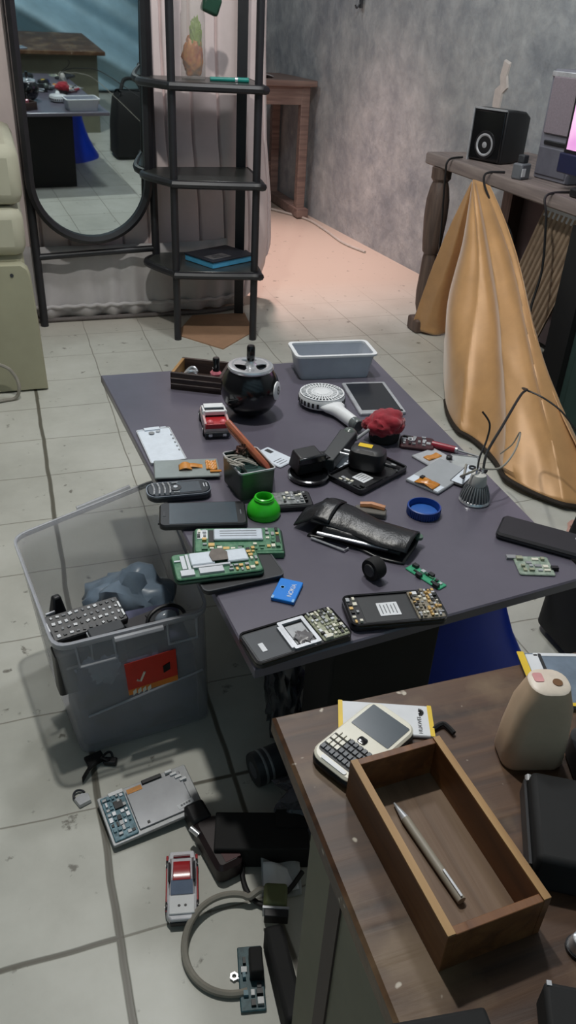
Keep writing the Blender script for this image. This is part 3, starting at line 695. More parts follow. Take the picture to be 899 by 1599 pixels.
# --- toy pickup
def wheel(par, x, y, r, w):
    o = put('wheel', B().cyl((x-w/2, y, r), (x+w/2, y, r), r, n=20), BLK, par, bevel=.0008)
    h = put('hubcap', B().cyl((x-w/2-.0004, y, r), (x+w/2+.0004, y, r), r*.55, n=16), SILV, o)
car = thing('toy_pickup', 'toy pickup with a red bed, white roof and glass on the purple table', 'toy car', (.296, 1.196, T), -7)
b = B(); b.loft([[(x*k, y, z) for x, z in ((-.021, .007), (.021, .007), (.022, .013), (.020, .019), (-.020, .019), (-.022, .013))] for y, k in ((-.046, .93), (-.043, 1), (.04, 1), (.047, .9))]); put('body', b, M('white_red_paint', (196, 176, 176), .3, coat=.4), car, bevel=.001)
put('bumper', B().box((0, -.0475, .009), (.042, .004, .008)), DKG, car, bevel=.001)
for x in (-.012, .012): put('tail_light', B().box((x, -.0495, .008), (.006, .002, .004)), CHROME, car)
put('bed', B().box((0, -.028, .0215), (.036, .034, .006)), REDP, car, bevel=.001)
for x in (-.0195, .0195): put('bed_side', B().box((x, -.027, .0235), (.004, .037, .011)), M('pinkish_paint', (206, 172, 172), .3), car, bevel=.001)
put('tailgate', B().box((0, -.0455, .023), (.040, .003, .009)), REDP, car, bevel=.001)
for x in (-.011, .011): put('bed_hump', B().sphere((x, -.036, .0245), .006, 12, 8), M('pink_seat', (214, 110, 116), .35), car)
put('roll_bar', B().box((0, -.009, .031), (.042, .006, .008)), WHT, car, bevel=.0015)
b = B(); b.loft([[(x, y, .019) for x, y in ((-.019, -.008), (.019, -.008), (.019, .036), (-.019, .036))], [(x, y, .034) for x, y in ((-.017, -.006), (.017, -.006), (.016, .018), (-.016, .018))]]); put('cabin', b, LCDK, car)
put('roof', B().box((0, .010, .0352), (.034, .016, .003)), WHT, car, bevel=.001)
for x in (-.0182, .0182): put('pillar', B().box((x, .004, .027), (.003, .036, .013), rx=-8), WHT, car)
put('hood', B().box((0, .038, .019), (.036, .016, .003)), WHT, car, bevel=.001)
for x in (-.020, .020):
    for y in (-.029, .030): wheel(car, x, y, .0085, .006)

# --- white phone midframe, grey plate with flex
wp = thing('phone_midframe', 'white phone midframe with a connector at its far end, left on the table', 'phone part', (.193, 1.143, T), 2)
slab('panel', .056, .118, 0, .004, .003, WHT2, wp); frame('edge', .058, .120, 0, .0046, .003, .002, SILV, wp)
bit('connector', wp, (-.002, .058, .004), (.028, .010, .004), WHT2); bit('tab', wp, (-.022, .059, .003), (.010, .005, .003), WHT2); bit('tab', wp, (.018, .061, .003), (.010, .005, .003), WHT2)
put('camera_hole', B().lathe([(.004, .0042), (.005, .006), (.003, .006)], (-.006, .042, 0), 16), STEEL, wp); put('camera_hole', B().lathe([(.003, .0042), (.004, .006), (.002, .006)], (.006, .047, 0), 16), CHROME, wp)
for k in range(5): bit('side_clip', wp, (.0245, .030-.014*k, .0047), (.0025, .004, .001), STEEL)
gp = thing('metal_plate', 'grey metal display plate with an orange flex ribbon, beside the white midframe', 'phone part', (.216, 1.050, T), -9)
slab('plate', .100, .056, .004, .0075, .002, M('grey_green_metal', (146, 154, 152), .35, metal=.4, var=.08), gp)
put('flex_ribbon', B().grid(lambda u, v: (-.004+.045*u, -.003+.012*v, .0085+.002*math.sin(u*6)), 14, 3), FLEX, gp, solid=.0006)
put('flex_fold', B().grid(lambda u, v: (-.012+.020*u, -.009+.016*v, .0085+.006*math.sin(math.pi*u)*(.5+.5*v)), 10, 6), FLEX, gp, solid=.0008)
put('flex_pads', B().grid(lambda u, v: (.030+.017*u, -.010+.028*v, .0088+.002*math.sin(v*20)*math.sin(u*8)), 12, 16), FLEX, gp, solid=.0008)
bit('flex_end', gp, (.044, -.016, .0090), (.018, .006, .0012), AMBER)
put('support', B().box((0, .01, .002), (.07, .02, .004)), DKG, gp)

# --- bar phone
ph = thing('keypad_phone', 'slim black keypad phone with silver key rows above the bin', 'phone', (.190, .985, T), -4)
slab('body', .094, .042, 0, .0125, .016, M('slate_plastic', (32, 37, 44), .35), ph, .003)
frame('rim', .0945, .0425, .009, .0118, .016, .0016, M('steel_rim', (110, 116, 124), .3, metal=.5), ph)
patch('screen', .034, .029, .015, 0, .0125, LCDG, ph)
for i in range(4):
    x = -.038+.0078*i
    for k in range(3):
        y = -.0105+.0105*k
        put('key', B().tube([(x+.0022*math.cos((y+dy)*90), y+dy, .0134) for dy in (-.0048, 0, .0048)], .0015, 6), SILV, ph)
put('navigation_key', B().lathe([(.0085, .0125), (.0085, .0138), (.006, .0142)], (-.0045, 0, 0), 20), DKG, ph); put('centre_key', B().lathe([(.0035, .0142), (.0032, .0152)], (-.0045, 0, 0), 14), CHROME, ph)
for y in (-.013, .013): put('call_key', B().tube([(-.009, y, .0132), (.0, y*1.08, .0132)], .0014, 6), SILV, ph)
for k in range(2): bit('speaker_slot', ph, (.0375+.004*k, .002, .0127), (.0016, .011, .0008), SILV)

sp_ = thing('smartphone', 'dark grey-screened smartphone lying crossways beside the keypad phone', 'phone', (.210, .914, T), -11)
slab('body', .122, .062, 0, .009, .009, M('charcoal_phone', (24, 25, 28), .4), sp_, .002); patch('screen', .094, .054, .0, 0, .009, LCDG, sp_); bit('earpiece', sp_, (.053, 0, .0092), (.0015, .012, .0005), MIDG); bit('home_key', sp_, (-.054, 0, .0092), (.004, .014, .0006), DKG); bit('side_key', sp_, (-.0618, -.015, .005), (.002, .010, .003), BLK)

# --- opened phones with green boards
def battery(par, w, l, x, y, z, mat=BATSIL, lines=3):
    bt = slab('battery', w, l, z, z+.004, .002, mat, par); bt.location = (x, y, 0)
    for k in range(lines): patch('print_line', w*.75, l*.05, 0, l*(.25-.22*k), z+.004, MIDG, bt, .0003, .0002)
    return bt
CH = [BLK, STEEL, SILV, CREAM, DKG, GOLDC]
g1 = thing('opened_phone', 'opened green-board phone with a long silver battery, upper of the green pair', 'phone', (.240, .836, T), -13)
slab('shell', .122, .062, 0, .007, .007, M('dark_green_shell', (28, 52, 42), .5), g1, .002); slab('circuit_board', .116, .056, .007, .010, .004, PCBG, g1)
battery(g1, .066, .026, .0, .008, .010); patch('black_tape', .008, .028, -.036, .008, .0102, BLK, g1); patch('white_label', .014, .020, -.048, .012, .0102, PAPER, g1)
chips(g1, .036, .056, -.022, .026, 3, 5, .010, [GOLDC, STEEL, PCBG, BLK, CREAM]); chips(g1, -.050, .035, -.026, -.010, 9, 2, .010, [GOLDC, STEEL, PCBG, CREAM], .8); chips(g1, -.056, -.042, -.006, .022, 2, 3, .0105, CH)
put('frame_edge', B().box((.022, -.030, .005), (.074, .004, .009)), PCBG, g1, bevel=.001)
g2 = thing('opened_phone', 'opened green-board phone with two silver shields on a black shell', 'phone', (.197, .783, T+.008), -3)
slab('shell', .113, .058, 0, .006, .008, M('dark_green_shell_b', (26, 58, 44), .5), g2, .002); slab('circuit_board', .109, .054, .006, .009, .005, PCBG, g2)
battery(g2, .030, .026, -.018, .008, .009, WHT2, 0); battery(g2, .027, .025, .027, .007, .009, WHT2, 0)
o = put('torn_label', B().stack([(-.010, -.012), (.010, -.012), (.012, .004), (.006, .013), (-.007, .013), (-.012, .002)], [(0, 0), (0, .001)]), M('grey_brown_label', (112, 104, 98), .7, var=.2, scale=60), g2); o.location = (.004, .009, .0135)
for (x, y, w, l) in ((-.042, .004, .006, .030), (-.036, .004, .004, .034)): bit('metal_bracket', g2, (x, y, .0105), (w, l, .003), SILV)
for (x, y, w, l) in ((-.040, -.018, .018, .012), (-.010, -.017, .032, .012), (-.008, -.008, .050, .004)): bit('shield_can', g2, (x, y, .0105), (w, l, .003), SILV)
chips(g2, .012, .052, -.024, -.010, 6, 2, .009, [PCBG, STEEL, CREAM, GOLDC]); chips(g2, .041, .054, -.006, .024, 2, 4, .009, [BLK, STEEL, CREAM, GOLDC]); bit('antenna', g2, (-.047, .010, .0098), (.012, .003, .0016), SILV)
sh0 = thing('phone_back_shell', 'empty black phone back shell lying under the green-board phone', 'phone part', (.222, .770, T), 5)
slab('shell', .108, .054, 0, .0075, .009, BLK, sh0, .002); frame('lip', .108, .054, .006, .0079, .009, .002, DKG, sh0)

gc = thing('bottle_neck_ring', 'bright green plastic bottle neck ring standing on the purple table', 'cap', (.296, .903, T))
put('dome', B().lathe([(.023, 0), (.0245, .003), (.0235, .012), (.018, .021), (.0135, .025), (.0135, .030), (.0115, .031), (.0105, .029), (.0105, .018)], n=36, cap1=False), GREENC, gc); put('inner_disc', B().lathe([(.0106, .017), (0, .017)], n=24), M('pale_green', (150, 226, 140), .4), gc)
put('thread', B().lathe([(.0135, .026), (.0146, .0275), (.0135, .029)], n=30, cap0=False, cap1=False), GREENC, gc)
pb = thing('opened_phone', 'small black opened phone lying behind the green bottle ring', 'phone', (.335, .922, T), -8)
slab('shell', .078, .044, 0, .009, .006, BLK, pb, .002); slab('circuit_board', .055, .034, .009, .0105, .002, M('grey_board', (70, 74, 76), .5, scale=140, rgb2=(150, 152, 152)), pb)
chips(pb, -.005, .032, -.015, .016, 6, 4, .0105, [BLK, STEEL, SILV, CREAM])

# --- tin with loose lid
tn = thing('small_tin', 'square olive tin lined dark green and stuffed with wires', 'tin', (.296, .983, T), 7)
b = B(); po, pi = rr(.056, .072, .005), rr(.053, .069, .004); b.loft([sc(po, .95, .95, 0), sc(po, 1, 1, .045), sc(pi, 1, 1, .045), sc(pi, .95, .95, .004)]); put('body', b, TINM, tn)
put('lining', B().box((0, 0, .022), (.048, .062, .03)), TING, tn); frame('rim', .058, .074, .044, .0465, .006, .0022, SILV, tn)
wi = thing('wire_bundle', 'grey looped wire sticking out of the olive tin', 'wire', (.296, .983, T+.037), 7)
for k in range(4):
    a = k*1.3; put('wire', B().tube(spline([(-.012, -.02+.008*k, .002), (-.022-.006*math.sin(a), -.022, .016), (-.030, -.012+.01*k, .010), (-.012, .006*k-.004, .012), (.010, .006*k-.01, .003)]), .0016, 6), CABLEW if k % 2 else CABLEG, wi)
crumple('tape_wad', (.0, .020, .012), (.012, .009, .014), M('red_brown_scrap', (110, 60, 50), .6, rgb2=(40, 60, 50)), 6, .5, 2.2, wi)
# lid: leans up over the tin
lid = thing('tin_cover', 'dull red and orange tin lid propped up on edge over the olive tin', 'lid', (0, 0, 0))
A_ = Vector((.322, .967, .408)); B_ = Vector((.277, 1.027, .458)); e1 = (B_-A_).normalized(); view = (A_*.5+B_*.5-Vector((0, 0, .97))).normalized(); e2 = (view-e1*view.dot(e1)).normalized(); e2 = (e2+Vector((0, 0, -.12))).normalized(); e2 = (e2-e1*e2.dot(e1)).normalized(); e3 = e1.cross(e2)
Ln = (B_-A_).length+.012
mat_ = Matrix((e1, e2, e3)).transposed().to_4x4(); mat_.translation = (A_+B_)*.5+e2*.026
b = B(); b.box((0, 0, 0), (Ln, .052, .010)); o = put('plate', b, REDD, lid, bevel=.003); o.matrix_local = mat_
b = B(); b.box((0, 0, .0055), (Ln-.012, .042, .001)); o = put('inner_face', b, M('orange_lid_face', (196, 120, 84), .45, var=.2, scale=30), lid); o.matrix_local = mat_

# --- black holder
hol = thing('phone_holder', 'black plastic phone holder with a hinged arm at the table centre', 'phone holder', (.398, 1.002, T), 10)
put('cup', B().lathe([(.030, 0), (.032, .002), (.033, .008), (.030, .009), (.028, .004)], (-.004, -.012, 0), 32), BLKG, hol)
put('head', B().box((0, .004, .022), (.046, .034, .030), rx=8, top=.88), BLK, hol, bevel=.003)
put('head_lip', B().box((0, -.013, .030), (.048, .006, .012)), BLKG, hol, bevel=.002)
put('hinge', B().cyl((.030, -.010, .017), (.030, .012, .017), .010), BLK, hol)
b = B(); b.loft([[Vector((.026, -.008, .014))+Vector(p) for p in ((-.006, .006, -.010), (.010, -.010, -.010), (.010, -.010, .010), (-.006, .006, .010))], [Vector((.098, .038, .030))+Vector(p) for p in ((-.009, .011, -.009), (.010, -.010, -.009), (.010, -.010, .009), (-.009, .011, .009))]])
put('arm', b, M('grey_black_plastic', (40, 42, 44), .45), hol, bevel=.002); put('arm_joint', B().sphere((.101, .040, .028), .014, 16, 10), M('clear_grey_joint', (84, 92, 88), .25), hol)
put('clamp_rod', B().cyl((.108, .03, .024), (.142, .044, .028), .003), STEEL, hol)
put('arm_foot', B().box((.100, .038, .009), (.014, .014, .018)), BLK, hol)

w1 = thing('phone_backplate', 'white phone back plate half hidden behind the tin lid', 'phone part', (.362, 1.062, T), 30)
slab('panel', .038, .062, 0, .003, .004, WHT2, w1); patch('camera_window', .008, .014, .008, .018, .003, DKG, w1)
for k in range(3): patch('print_line', .018, .0015, -.004, -.012-.006*k, .003, MIDG, w1, .0003, .0002)
w2 = thing('phone_chassis', 'black-edged phone chassis with a white plate under the black holder arm', 'phone part', (.466, 1.022, T), 24)
slab('frame', .062, .084, 0, .005, .005, BLK, w2, .0015); patch('plate', .050, .068, 0, 0, .005, WHT2, w2)
for k in range(6): bit('hole', w2, (-.018+.009*k, -.022+.006*(k % 3), .0055), (.002, .002, .0003), DKG)
s2 = thing('opened_phone', 'black gutted phone shell carrying a black adapter with a yellow label', 'phone', (.489, .972, T), 27)
slab('shell', .118, .070, 0, .006, .007, BLK, s2, .002); frame('lip', .118, .070, .005, .010, .007, .003, BLKG, s2); patch('label', .024, .024, -.020, -.006, .0062, PAPER, s2)
for k in range(4): patch('print_line', .016, .001, -.020, .002-.005*k, .0067, MIDG, s2, .0003, .0002)
chips(s2, -.053, -.041, -.028, .028, 2, 6, .0062, [SILV, STEEL, BLK, CREAM]); chips(s2, .036, .052, -.030, .022, 2, 5, .0062, [SILV, STEEL, CREAM, BLK])
ap = thing('power_adapter', 'black rounded adapter with a yellow label on the gutted phone shell', 'adapter', (.492, .985, T+.0102), -38)
b = B(); b.loft([sc(rr(.058, .040, .014), k, k, z) for k, z in ((.9, 0), (1, .004), (1, .020), (.93, .029), (.7, .033))]); put('case', b, BLK, ap)
patch('yellow_label', .022, .012, -.006, .004, .0331, YEL, ap); put('cable_exit', B().tube(spline([(.026, -.004, .012), (.042, -.004, .010), (.050, .006, .004)]), .003), BLK, ap)
o = put('pin', B().cyl((-.028, .006, .016), (-.044, .008, .016), .0022), SILV, ap); put('pin', B().cyl((-.028, -.006, .016), (-.044, -.005, .016), .0022), SILV, ap)

# --- silver board, driver, displays
sb = thing('opened_phone', 'opened phone with silver machinery beside the red pouch', 'phone', (.614, 1.050, T), -28)
slab('shell', .058, .042, 0, .007, .006, M('maroon_shell', (64, 30, 36), .4), sb, .002); chips(sb, -.025, .024, -.017, .017, 6, 4, .007, [SILV, SILV, STEEL, BLK, CHROME], .9, .003)
put('coil', B().lathe([(.007, .007), (.007, .010), (.005, .010), (.003, .008)], (-.010, .002, 0), 20), CHROME, sb)
sd = thing('screwdriver', 'small screwdriver with a clear red handle at the table edge', 'screwdriver', (.652, 1.022, T+.006), -43)
put('handle', B().cyl((-.022, 0, 0), (.018, 0, 0), .0062, .0055), REDCL, sd); put('ferrule', B().cyl((.018, 0, 0), (.022, 0, 0), .0045), CHROME, sd); put('blade', B().cyl((.022, 0, 0), (.062, 0, -.003), .0016), STEEL, sd)
od = thing('lcd_module', 'silver display back with an orange flex behind the grey display', 'display', (.618, .997, T), 18)
slab('panel', .052, .050, 0, .004, .002, SILV, od); put('flex_ribbon', B().grid(lambda u, v: (-.016+.030*u, -.006+.014*v, .0048+.001*math.sin(u*7)), 10, 2), FLEX, od, solid=.0006); put('camera', B().lathe([(.005, .004), (.005, .009), (.003, .010)], (.018, -.018, 0), 16), BLK, od)
ld = thing('lcd_module', 'grey display back with shiny amber tape on its near corner', 'display', (.598, .940, T), 30)
slab('panel', .100, .060, 0, .005, .002, M('grey_display_back', (164, 168, 172), .3, metal=.1, var=.05), ld); patch('white_strip', .020, .056, -.039, 0, .005, WHT2, ld)
put('amber_tape', B().grid(lambda u, v: (-.050+.022*u, -.020+.034*v, .0062+.004*abs(math.sin(u*5+v*3))*(1-abs(2*v-1))), 12, 14), AMBER, ld, solid=.0008); bit('connector', ld, (-.030, .012, .007), (.008, .006, .004), BLK)
wb_ = thing('phone_chassis', 'white slotted phone chassis strip beside the spotlight bulb', 'phone part', (.640, .930, T), 36)
slab('frame', .072, .026, 0, .005, .004, BLK, wb_, .0015); patch('plate', .066, .020, 0, 0, .005, WHT2, wb_)
for k in range(2): bit('slot', wb_, (-.012+.020*k, -.002, .0055), (.010, .004, .0004), BLK)
put('ring', B().lathe([(.006, .005), (.006, .008), (.004, .008), (.004, .005)], (.026, 0, 0), 18), BLK, wb_)
tw = thing('lcd_film', 'thin grey display frame lying under the spotlight wires', 'phone part', (.661, .968, T), -28)
slab('panel', .044, .050, 0, .003, .002, M('pale_grey_film', (176, 180, 180), .3), tw); frame('edge', .046, .052, 0, .004, .002, .002, STEEL, tw)

# --- spotlight bulb
bu = thing('spotlight_bulb', 'ribbed silver spotlight bulb standing face down with wires on top', 'bulb', (.617, .862, T))
RIB = M('bulb_grey', (96, 98, 100), .35, metal=.3)
put('lens_ring', B().lathe([(.0225, 0), (.0235, .002), (.0225, .005), (.021, .006)], n=40), CHROME, bu)
put('reflector', B().lathe([(.0215, .005), (.0195, .014), (.0160, .024), (.0128, .029)], n=40), RIB, bu)
b = B()
for k in range(28):
    a = 2*math.pi*k/28; c, s_ = math.cos(a), math.sin(a); w = .0007
    b.loft([[(c*r0-s_*w*t, s_*r0+c*w*t, z) for r0, t in ((r_, -1), (r_+.0022, -1), (r_+.0022, 1), (r_, 1))] for r_, z in ((.0208, .006), (.0187, .015), (.0150, .025), (.0125, .029))])
put('fins', b, M('bulb_fin', (150, 152, 154), .4, metal=.3), bu)
put('neck', B().lathe([(.0128, .029), (.0135, .031), (.0120, .042), (.0105, .046), (.006, .048)], n=30), M('white_ceramic', (206, 204, 198), .4), bu)
for x in (-.005, .005): put('pin', B().cyl((x, 0, .047), (x, 0, .055), .0018), CHROME, bu)
put('clip', B().box((.010, .004, .046), (.014, .005, .004), rz=30), BLK, bu)
wi2 = thing('bulb_wires', 'thin black wires rising from the spotlight bulb', 'wires', (0, 0, 0))
put('wire', B().tube(spline([(.612, .862, .425), (.622, .876, .438), (.640, .893, .455), (.648, .905, .475), (.640, .918, .49)]), .0016, 6), CABLEM, wi2)
put('wire', B().tube(spline([(.622, .862, .425), (.640, .885, .44), (.69, .93, .455), (.78, 1.02, .46), (.93, 1.2, .38), (1.05, 1.37, .30), (1.09, 1.345, .285), (1.12, 1.30, .262), (1.15, 1.255, .21), (1.18, 1.21, .12)]), .0022, 6), CABLEM, wi2)
put('wire', B().tube(spline([(.618, .862, .425), (.655, .866, .42), (.70, .90, .425), (.78, 1.0, .40), (1.0, 1.30, .2), (1.05, 1.40, .12)]), .0016, 6), CABLEG, wi2)
put('wire', B().tube(spline([(.612, .862, .425), (.600, .865, .418), (.598, .880, .405), (.630, .920, .380), (.655, .955, .378)]), .0018, 6), CABLEG, wi2)

# --- wallet, scraps, blue cap
wl_ = thing('leather_case', 'black curled leather case with a metal edge lying open', 'leather case', (.408, .818, T), -46)
def wr_(t, x, w, h, z, tilt=0, sh=0):
    out = []
    for i in range(20):
        a = 2*math.pi*i/20; y = w*math.cos(a); zz = h*math.sin(a)*(1 if math.sin(a) > 0 else .9)
        out.append((x, y*math.cos(tilt)-zz*math.sin(tilt)+sh, z+y*math.sin(tilt)+zz*math.cos(tilt)))
    return out
CS = spline([(-.034, .002, 0), (-.006, .001, 0), (.018, .004, 0), (.026, .013, 0), (.019, .024, 0), (-.002, .0275, 0), (-.020, .023, 0), (-.028, .017, 0)], 5)
b = B(); rows = []
for k in range(31):
    t = k/30; x = -.060+.140*t; wdt = 1.18-.22*t+.05*math.sin(t*9); hh = 1.15-.25*t+.06*math.sin(t*7+1)
    rows.append([(x+.012*(p.y > .02)*(1-t)*0, p.x*wdt+.004*math.sin(t*6), max(.002, p.y*hh)+.0015*noise.noise(Vector((x*40, p.x*40, p.y*40)))) for p in CS])
b.loft(rows, closed=False); put('case_body', b, LEATHER, wl_, solid=.002)
b = B(); b.grid(lambda u, v: (-.086+.052*u, -.030+.062*v, .004+.026*min(1, u*1.6)+.007*math.sin(v*3.1)-.010*abs(v-.55)*u+.002*noise.noise(Vector((u*4, v*4, 1)))), 14, 14); put('folded_end', b, LEATHER, wl_, solid=.002)
b = B(); b.grid(lambda u, v: (-.040+.110*u, -.014-.026*v*(1-.55*u), .005+.015*math.sin(math.pi*min(1, v*.9+.05))*(1-.5*u)), 20, 8); put('flap', b, LEATHER, wl_, solid=.002)
put('metal_edge', B().box((.004, -.034, .012), (.100, .004, .003), rz=8, rx=15), SILV, wl_, bevel=.0008)
put('wire_clip', B().tube([(-.052, -.044, .003), (.000, -.048, .003), (.002, -.040, .003)], .0016, 6), SILV, wl_); put('snap', B().lathe([(.006, 0), (.006, .004), (.003, .005)], (.080, .020, .012), 14), M('green_snap', (84, 110, 96), .4), wl_)
ob = thing('orange_battery', 'small grey and orange component beside the blue cap', 'component', (.446, .864, T), -30)
slab('body', .046, .018, 0, .009, .003, M('dull_grey_body', (96, 92, 86), .5), ob); put('orange_top', B().tube([(-.016, .007, .010), (0, .008, .012), (.020, .006, .010)], .005, 8), M('dull_orange', (190, 128, 84), .5), ob)
bc = thing('plastic_screw_top', 'round blue plastic lid lying upside down on the purple table', 'lid', (.524, .848, T))
put('wall', B().lathe([(.022, 0), (.0235, .001), (.0245, .013), (.0225, .0135), (.0215, .003), (0, .003)], n=44, cap1=False), BLUEC, bc)
b = B()
for k in range(44):
    a = 2*math.pi*k/44; b.box((.0243*math.cos(a), .0243*math.sin(a), .006), (.0012, .0016, .010), rz=math.degrees(a))
put('ridges', b, BLUEC, bc); put('inner_disc', B().lathe([(.020, .003), (.020, .0042), (.017, .0044)], n=36), M('blue_inner', (40, 92, 170), .4), bc)
rp_ = thing('slim_phone', 'slim matte black phone lying face down across the right table edge', 'phone', (.655, .740, T), -44)
slab('body', .122, .056, 0, .011, .008, M('matte_phone', (30, 29, 34), .55), rp_, .003); put('camera', B().lathe([(.004, .011), (.004, .0116), (.0025, .0118)], (.046, .012, 0), 16), CHROME, rp_); frame('edge', .1225, .0565, .004, .006, .008, .001, DKG, rp_)
gb = thing('circuit_board', 'pale green loose circuit board near the right table corner', 'circuit board', (.608, .689, T), -18)
slab('board', .048, .042, 0, .0025, .003, M('pale_green_board', (108, 128, 112), .45, scale=150, rgb2=(170, 182, 168)), gb); chips(gb, -.021, .020, -.016, .018, 4, 4, .0025, [SILV, CREAM, STEEL, PCBY], .9); bit('tab', gb, (-.026, .018, .002), (.014, .008, .003), STEEL); bit('tab', gb, (.026, -.006, .003), (.010, .006, .005), BLK)
gs = thing('circuit_board', 'thin bright green circuit strip beside the opened phones', 'circuit board', (.455, .705, T), 112)
slab('board', .058, .016, 0, .002, .002, M('emerald_board', (30, 140, 96), .4, scale=140, rgb2=(70, 170, 130)), gs)
for (x, y) in ((-.022, .006), (-.004, -.006), (.006, .007), (.022, -.005)): bit('connector', gs, (x, y, .004), (.008, .006, .004), BLK)
chips(gs, -.026, .026, -.006, .006, 7, 2, .002, [SILV, BLK, CREAM, PCBG], .6)
rg = thing('rubber_wheel', 'small black rubber wheel standing on edge above the opened phone', 'wheel', (.388, .722, T+.0150), 20)
my = Matrix.Rotation(R(90), 4, 'Y')
put('tyre', B().lathe([(.009, -.008), (.0140, -.0085), (.0150, -.006), (.0150, .006), (.0140, .0085), (.009, .008)], n=32, mat=my), MATTE, rg); put('hub', B().lathe([(.009, -.0085), (.008, -.010), (.004, -.0095)], n=24, mat=my), DKG, rg)

p1 = thing('opened_phone', 'opened black phone with a white square label at the near table edge', 'phone', (.383, .649, T), -8)
slab('shell', .120, .058, 0, .009, .010, BLK, p1, .0025); frame('lip', .120, .058, .008, .0108, .010, .003, BLKG, p1); patch('battery_bay', .062, .046, -.010, 0, .009, M('grey_black_bay', (44, 46, 48), .5), p1)
lb = patch('label', .026, .024, -.008, -.002, .0096, PAPER, p1)
for k in range(5): patch('print_line', .0012, .018-.003*(k % 2), -.009+.0044*k, 0, .0004, MIDG, lb, .0003, .0002)
chips(p1, -.056, -.044, -.024, .024, 2, 6, .009, [STEEL, CREAM, BLK, GOLDC]); slab('circuit_board', .034, .052, .009, .0115, .002, PCBK, p1).location.x = .040
chips(p1, .024, .057, -.025, .026, 7, 10, .0115, [BLK, STEEL, CREAM, PCBK, SILV, GOLDC], .85); bit('contact_pad', p1, (.030, .018, .0135), (.006, .006, .003), WHT)
p2 = thing('opened_phone', 'opened black phone with a silver frame at the near left table corner', 'phone', (.252, .634, T), 9)
slab('shell', .122, .056, 0, .009, .008, BLK, p2, .0025); frame('lip', .122, .056, .008, .0105, .008, .0025, BLKG, p2)
patch('battery_bay', .044, .046, -.034, 0, .009, M('slate_bay', (50, 54, 60), .45), p2); patch('label', .006, .014, -.044, -.004, .0096, PAPER, p2)
fr_ = frame('metal_frame', .034, .048, .009, .0125, .002, .0045, SILV, p2); fr_.location.x = .004; patch('shield_plate', .022, .032, .005, 0, .0095, STEEL, p2); crumple('torn_tape', (.006, -.010, .0115), (.010, .012, .003), M('smoky_tape', (110, 108, 110), .3), 14, .5, 2.2, p2, n=3)
bit('metal_bar', p2, (-.0145, -.002, .011), (.003, .040, .003), SILV); slab('circuit_board', .034, .050, .009, .0115, .002, PCBY, p2).location.x = .041
chips(p2, .025, .057, -.023, .024, 7, 8, .0115, [PCBY, CREAM, STEEL, BLK, CREAM, SILV], .88); bit('shield_can', p2, (.031, -.021, .0128), (.010, .006, .003), CREAM)
bb_ = thing('blue_battery', 'blue phone battery with white lettering on the purple table', 'battery', (.271, .721, T), -35)
slab('body', .030, .043, 0, .005, .002, BLUEB, bb_, .0008); text('lettering', 'NOKIA', .0085, (.006, .0, .0051), (0, 0, R(90)), WHT, bb_)
o = put('logo_ring', B().lathe([(.003, 0), (.003, .0003), (.0022, .0003), (.0022, 0)], n=18), M('pale_blue_ink', (110, 180, 240), .4), bb_); o.location = (-.007, .003, .005)
for x in (-.013, .013): patch('contact', .003, .006, x, -.019, .005, M('pale_blue_ink_b', (140, 190, 235), .4), bb_)

# ------------------------------------------------------------------ storage bin and its contents
bn = thing('storage_bin', 'frosted clear plastic storage bin with a red sticker left of the table', 'storage bin', (0, 0, 0))
bot = [(.006, .862), (.212, .884), (.190, 1.13), (-.030, 1.085)]; top = [(-.012, .852, .236), (.205, .876, .236), (.192, 1.185, .285), (-.053, 1.115, .250)]
def rq(q, r=.022, n=4):
    out = []
    for i in range(4):
        p = Vector(q[i]); a = (Vector(q[i-1])-p).normalized(); c = (Vector(q[(i+1) % 4])-p).normalized()
        for k in range(n+1):
            t = k/n; out.append(p + a*r*(1-t)**2 + c*r*t**2)
    return out
tq = rq(top); bq = rq([(x, y, .004) for x, y in bot], .018)
def mixq(t, off=0): return [b_.lerp(t_, t) for b_, t_ in zip(bq, tq)]
b = B(); b.loft([mixq(i/8) for i in range(9)], True, False); put('body', b, BIN, bn, solid=.0025)
def offq(q, d):
    c = sum(q, Vector())/len(q); return [p + (p-c).normalized()*d for p in q]
b = B(); r0 = mixq(1); b.loft([offq([p-Vector((0, 0, .009)) for p in r0], .003), offq(r0, .0045), offq(r0, .0), ], False, False); put('rim', b, BINR, bn, solid=.002)
def fp(u, v, d=.003):   # point on the front wall
    a = Vector((*bot[0], .0)).lerp(Vector((*bot[1], 0)), u); c = Vector(top[0]).lerp(Vector(top[1]), u); return a.lerp(c, v)+Vector((.1, -1, 0))*d
for (u0, u1) in ((.12, .36), (.72, .92)):
    put('lug', B().tube([fp(u0, .97), fp(u0, .80), fp(u1, .80), fp(u1, .97)], .0022, 6), BINR, bn)
put('handle_ledge', B().tube([fp(.36, .985, .012), fp(.68, .985, .012)], .004, 8), BINR, bn)
bk0, bk1 = Vector(top[3]), Vector(top[2]); put('handle_ledge', B().tube([bk0.lerp(bk1, .42)+Vector((0, .01, 0)), bk0.lerp(bk1, .80)+Vector((0, .012, 0))], .004, 8), BINR, bn)
put('wall_rib', B().tube([fp(.10, .36), fp(.95, .50)], .0018, 6), BINR, bn)
def fq(u0, v0, u1, v1, d): return [fp(u0, v0, d), fp(u1, v0+.02, d), fp(u1, v1+.02, d), fp(u0, v1, d)]
def wq(name, q, mat):
    b = B(); b.loft([q, [p+Vector((0, -.0008, 0)) for p in q]]); return put(name, b, mat, bn, smooth=False)
stq = wq('sticker', fq(.40, .50, .76, .73, .0035), STKR); wq('sticker_band', fq(.40, .455, .76, .50, .0036), STKO)
for k in range(4): wq('sticker_mark', fq(.43+.035*k, .45, .455+.035*k, .485, .0048), CREAM)
wq('sticker_mark', fq(.66, .575, .71, .635, .0048), MATTE)
